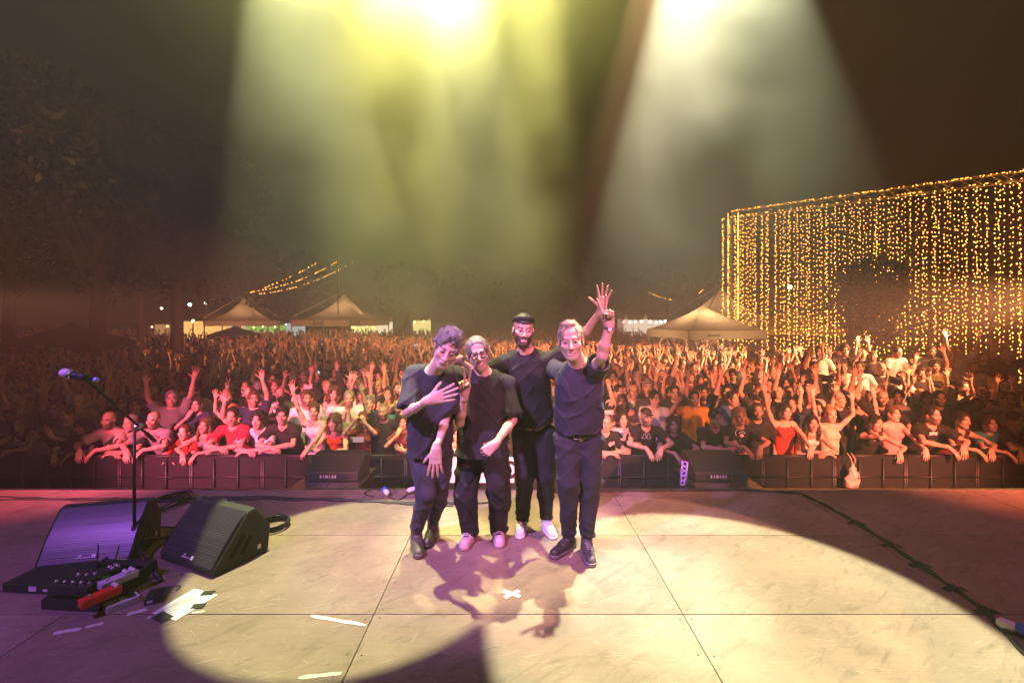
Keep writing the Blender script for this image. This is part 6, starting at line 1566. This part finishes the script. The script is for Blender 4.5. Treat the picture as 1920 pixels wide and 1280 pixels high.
tent(px2x(1318, 20.5), 20.5, 3.6, 2.55, 3.6, "cream pavilion with small grey print on its valance beside the truss upright", canvas("cream_canvas", (.72, .60, .44), bump=.2, bscale=5), rz=.18, curve=.3, val=.34, text=[("■ ▬▬▬▬", -.7, .10)], light=220)
tent(px2x(1352, 30), 30, 5.2, 3.0, 5.0, "taller pale tent with outer frame rising behind the cream pavilion", frame=True, rz=.1, light=160)
tent(px2x(133, 17), 17, 2.7, 2.15, 2.85, "black gazebo under the big chestnut tree", m_cand, curve=.1)
tent(px2x(1480, 26), 26, 4.5, 2.5, 3.6, "dim tent glimpsed through the light curtain", rz=-.1)
# stalls with lights
def stall(px, Y, w, h, lamp, label, n=2, es=6, wallc=(.5, .38, .2), lift=0.0, lit=.5):
    r = empty("market_stall", (px2x(px, Y), Y, GZ), 0, label, "stall", "lit stalls at the back of the field"); b = MB(); b.box((0, 0, .5), (w, .7, 1.0)); b.build("counter", m_black, r)
    b = MB(); b.prism([(-.8, h), (0, h + .55), (.9, h), (.9, h - .08), (0, h + .47), (-.8, h - .08)], -w / 2, w / 2); b.build("roof", mat("stall_roof", wallc, .8), r)
    b = MB(); b.box((0, .82, h / 2), (w, .05, h)); b.build("back_wall", emat("glowing_wall", lamp, lit, wallc), r)  # wall glows by itself in place of lamplight falling on it
    for k in range(n): b = MB(); b.sph(((k + .5) / n * w - w / 2 + rb.uniform(-.1, .1), -.55, h - .22 + rb.uniform(-.1, .1)), .09, 8, 6); b.build("lamp", emat("stall_lamp", lamp, es), r, True)
stall(372, 38, 3.6, 2.9, (1, .55, .16), "yellow lit wooden stall behind the second chestnut trunk", 3, 10, (.6, .42, .15), lit=1.3)
stall(308, 42, 3.0, 2.6, (1, .5, .2), "small orange lit stall between the tree trunks", 2, 6, lit=.5)
stall(422, 44, 3.0, 2.9, (1, .7, .35), "pale lit stall just beside the yellow wooden stall", 2, 8, lit=.9)
stall(490, 50, 4.5, 2.3, (.65, 1, .25), "low green lit stall under the festoon lights", 4, 8, (.2, .4, .1), lit=.6)
stall(548, 52, 2.2, 2.6, (.8, .9, 1), "small bluish white lit stall left of the bar tent", 2, 14, lit=.6)
stall(676, 44, 2.4, 2.6, (1, .95, .35), "yellow lit drinks counter seen beneath the bar tent", 3, 12, (.6, .5, .2), lit=1.5)
stall(716, 47, 1.8, 2.7, (1, .85, .6), "narrow cream lit stall at the bar tent's corner", 2, 10, lit=1.2)
stall(788, 50, 2.0, 2.9, (1, .85, .3), "small yellow lit stall behind the tall grey haired musician", 2, 8, lit=1.3)
stall(1200, 42, 2.6, 3.0, (1, .85, .75), "white lit stall beside the waving hands", 5, 30, lit=.7)
stall(1240, 40, 2.8, 3.0, (1, .88, .75), "bright white lit stall above the crowd before the cream pavilion", 6, 34, lit=.8)
stall(1180, 46, 2.0, 3.0, (1, .6, .5), "dimmer lit stall at the row's end beside the raised hands", 3, 16, lit=.3)
# bar counter people's light under the pavilion
b = MB(); b.sph((0, 0, 0), .10, 8, 6)
for px, py, Y, lab in ((1300, 668, 20.4, "white lamp inside the cream pavilion"), (1335, 664, 20.4, "second white lamp inside the cream pavilion, close to the truss")):
    o = b.build("hanging_lamp", emat("pavilion_lamp", (1, .85, .6), 14), None, True, W(px, py, Y)); tag(o, lab, "lamp")
# festoon strings
def festoon(a, b_, sag, n, label, r_=.026, cat="string lights", es=None):
    a, b_ = Vector(a), Vector(b_); pts = []
    for k in range(n + 1): t = k / n; p = a.lerp(b_, t); p.z -= sag * 4 * t * (1 - t); pts.append(p)
    w = MB(); w.tube(pts, .008, 4, cap=False); o = w.build("festoon", m_wire, None); tag(o, label, cat, "strings of round festoon bulbs")
    q = MB()
    for p in pts[1:-1]:
        if rb.random() < .62: octa(q, (p.x + rb.uniform(-.05, .05), p.y, p.z - .06), r_ * rb.uniform(.7, 1.3))
    tag(q.build('bulbs', m_bulb2, o), kind='stuff')
m_bulb2 = emat("festoon_bulb", (1, .40, .08), 10)
festoon(W(464, 549, 27), W(602, 487, 30), .15, 40, "upper string of warm festoon bulbs beside the dark tree")
festoon(W(466, 546, 28), W(634, 488, 31), .35, 46, "middle string of warm festoon bulbs beside the dark tree")
festoon(W(465, 550, 29), W(666, 486, 32), .55, 52, "lower string of warm festoon bulbs beside the dark tree")
festoon(W(1214, 545, 34), W(1262, 561, 34), .1, 16, "short string of festoon bulbs above the white lit stalls")
festoon(W(1308, 549, 34), W(1322, 540, 34), .02, 5, "tiny piece of festoon beside the tall tent's peak")
for px, Y, lab in ((634, 31.5, "thin dark pole holding up the festoon strings"),):
    b = MB(); q = W(px, 486, Y); b.tube([(q.x, q.y, GZ), (q.x, q.y, q.z + .1)], .05, 6); tag(b.build("pole", m_black, None), lab, "pole")
# street lamps
def lampost(px, py, Y, c, s, label, r_=.14):
    p = W(px, py, Y); r = empty("street_lamp", (p.x, p.y, GZ), 0, label, "street lamp", "street lamps behind the field"); h = p.z - GZ
    b = MB(); b.tube([(0, 0, 0), (0, 0, h - .1)], [.07, .04], 8); b.build("post", m_black, r, True); b = MB(); b.sph((0, 0, h), r_, 12, 8); b.build("globe", emat("lamp_globe", c, s), r, True)
lampost(356, 571, 40, (.85, 1, .55), 16, "street lamp with greenish globe between the chestnut trunks")
lampost(1481, 538, 27, (1, .70, .30), 60, "bright street lamp shining through the light curtain", .10)
lampost(303, 578, 44, (1, .8, .5), 9, "small street lamp beside the slender tree trunk", .11); lampost(386, 568, 48, (1, .95, .6), 14, "white street lamp among leaves above the yellow stall")
lampost(362, 601, 36, (1, .75, .35), 10, "short lamp right before the yellow lit stall", .09)
# dark parasol with lettering
r = empty("parasol", (px2x(440, 26), 26, GZ), 0, "dark drinks parasol with pale lettering above the heads", "parasol")
b = MB(); b.tube([(0, 0, 0), (0, 0, 2.9)], .03, 6); b.build("pole", m_pole, r); b = MB(); vs = [(1.35 * math.cos(a), 1.35 * math.sin(a), 2.15) for a in [k / 8 * 2 * math.pi for k in range(8)]] + [(1.35 * math.cos(a), 1.35 * math.sin(a), 1.9) for a in [k / 8 * 2 * math.pi for k in range(8)]] + [(0, 0, 2.6)]
b.add(vs, [(k, (k + 1) % 8, 16) for k in range(8)] + [(k, k + 8, (k + 1) % 8 + 8, (k + 1) % 8) for k in range(8)]); b.build("canopy", m_cand, r)
text_mesh("DELLA M", .22, "lettering", mat("red_lettering", (.55, .25, .22), .7), r, Matrix.Translation((.1, -1.34, 2.02)) @ Euler((R(90), 0, 0)).to_matrix().to_4x4(), .004)
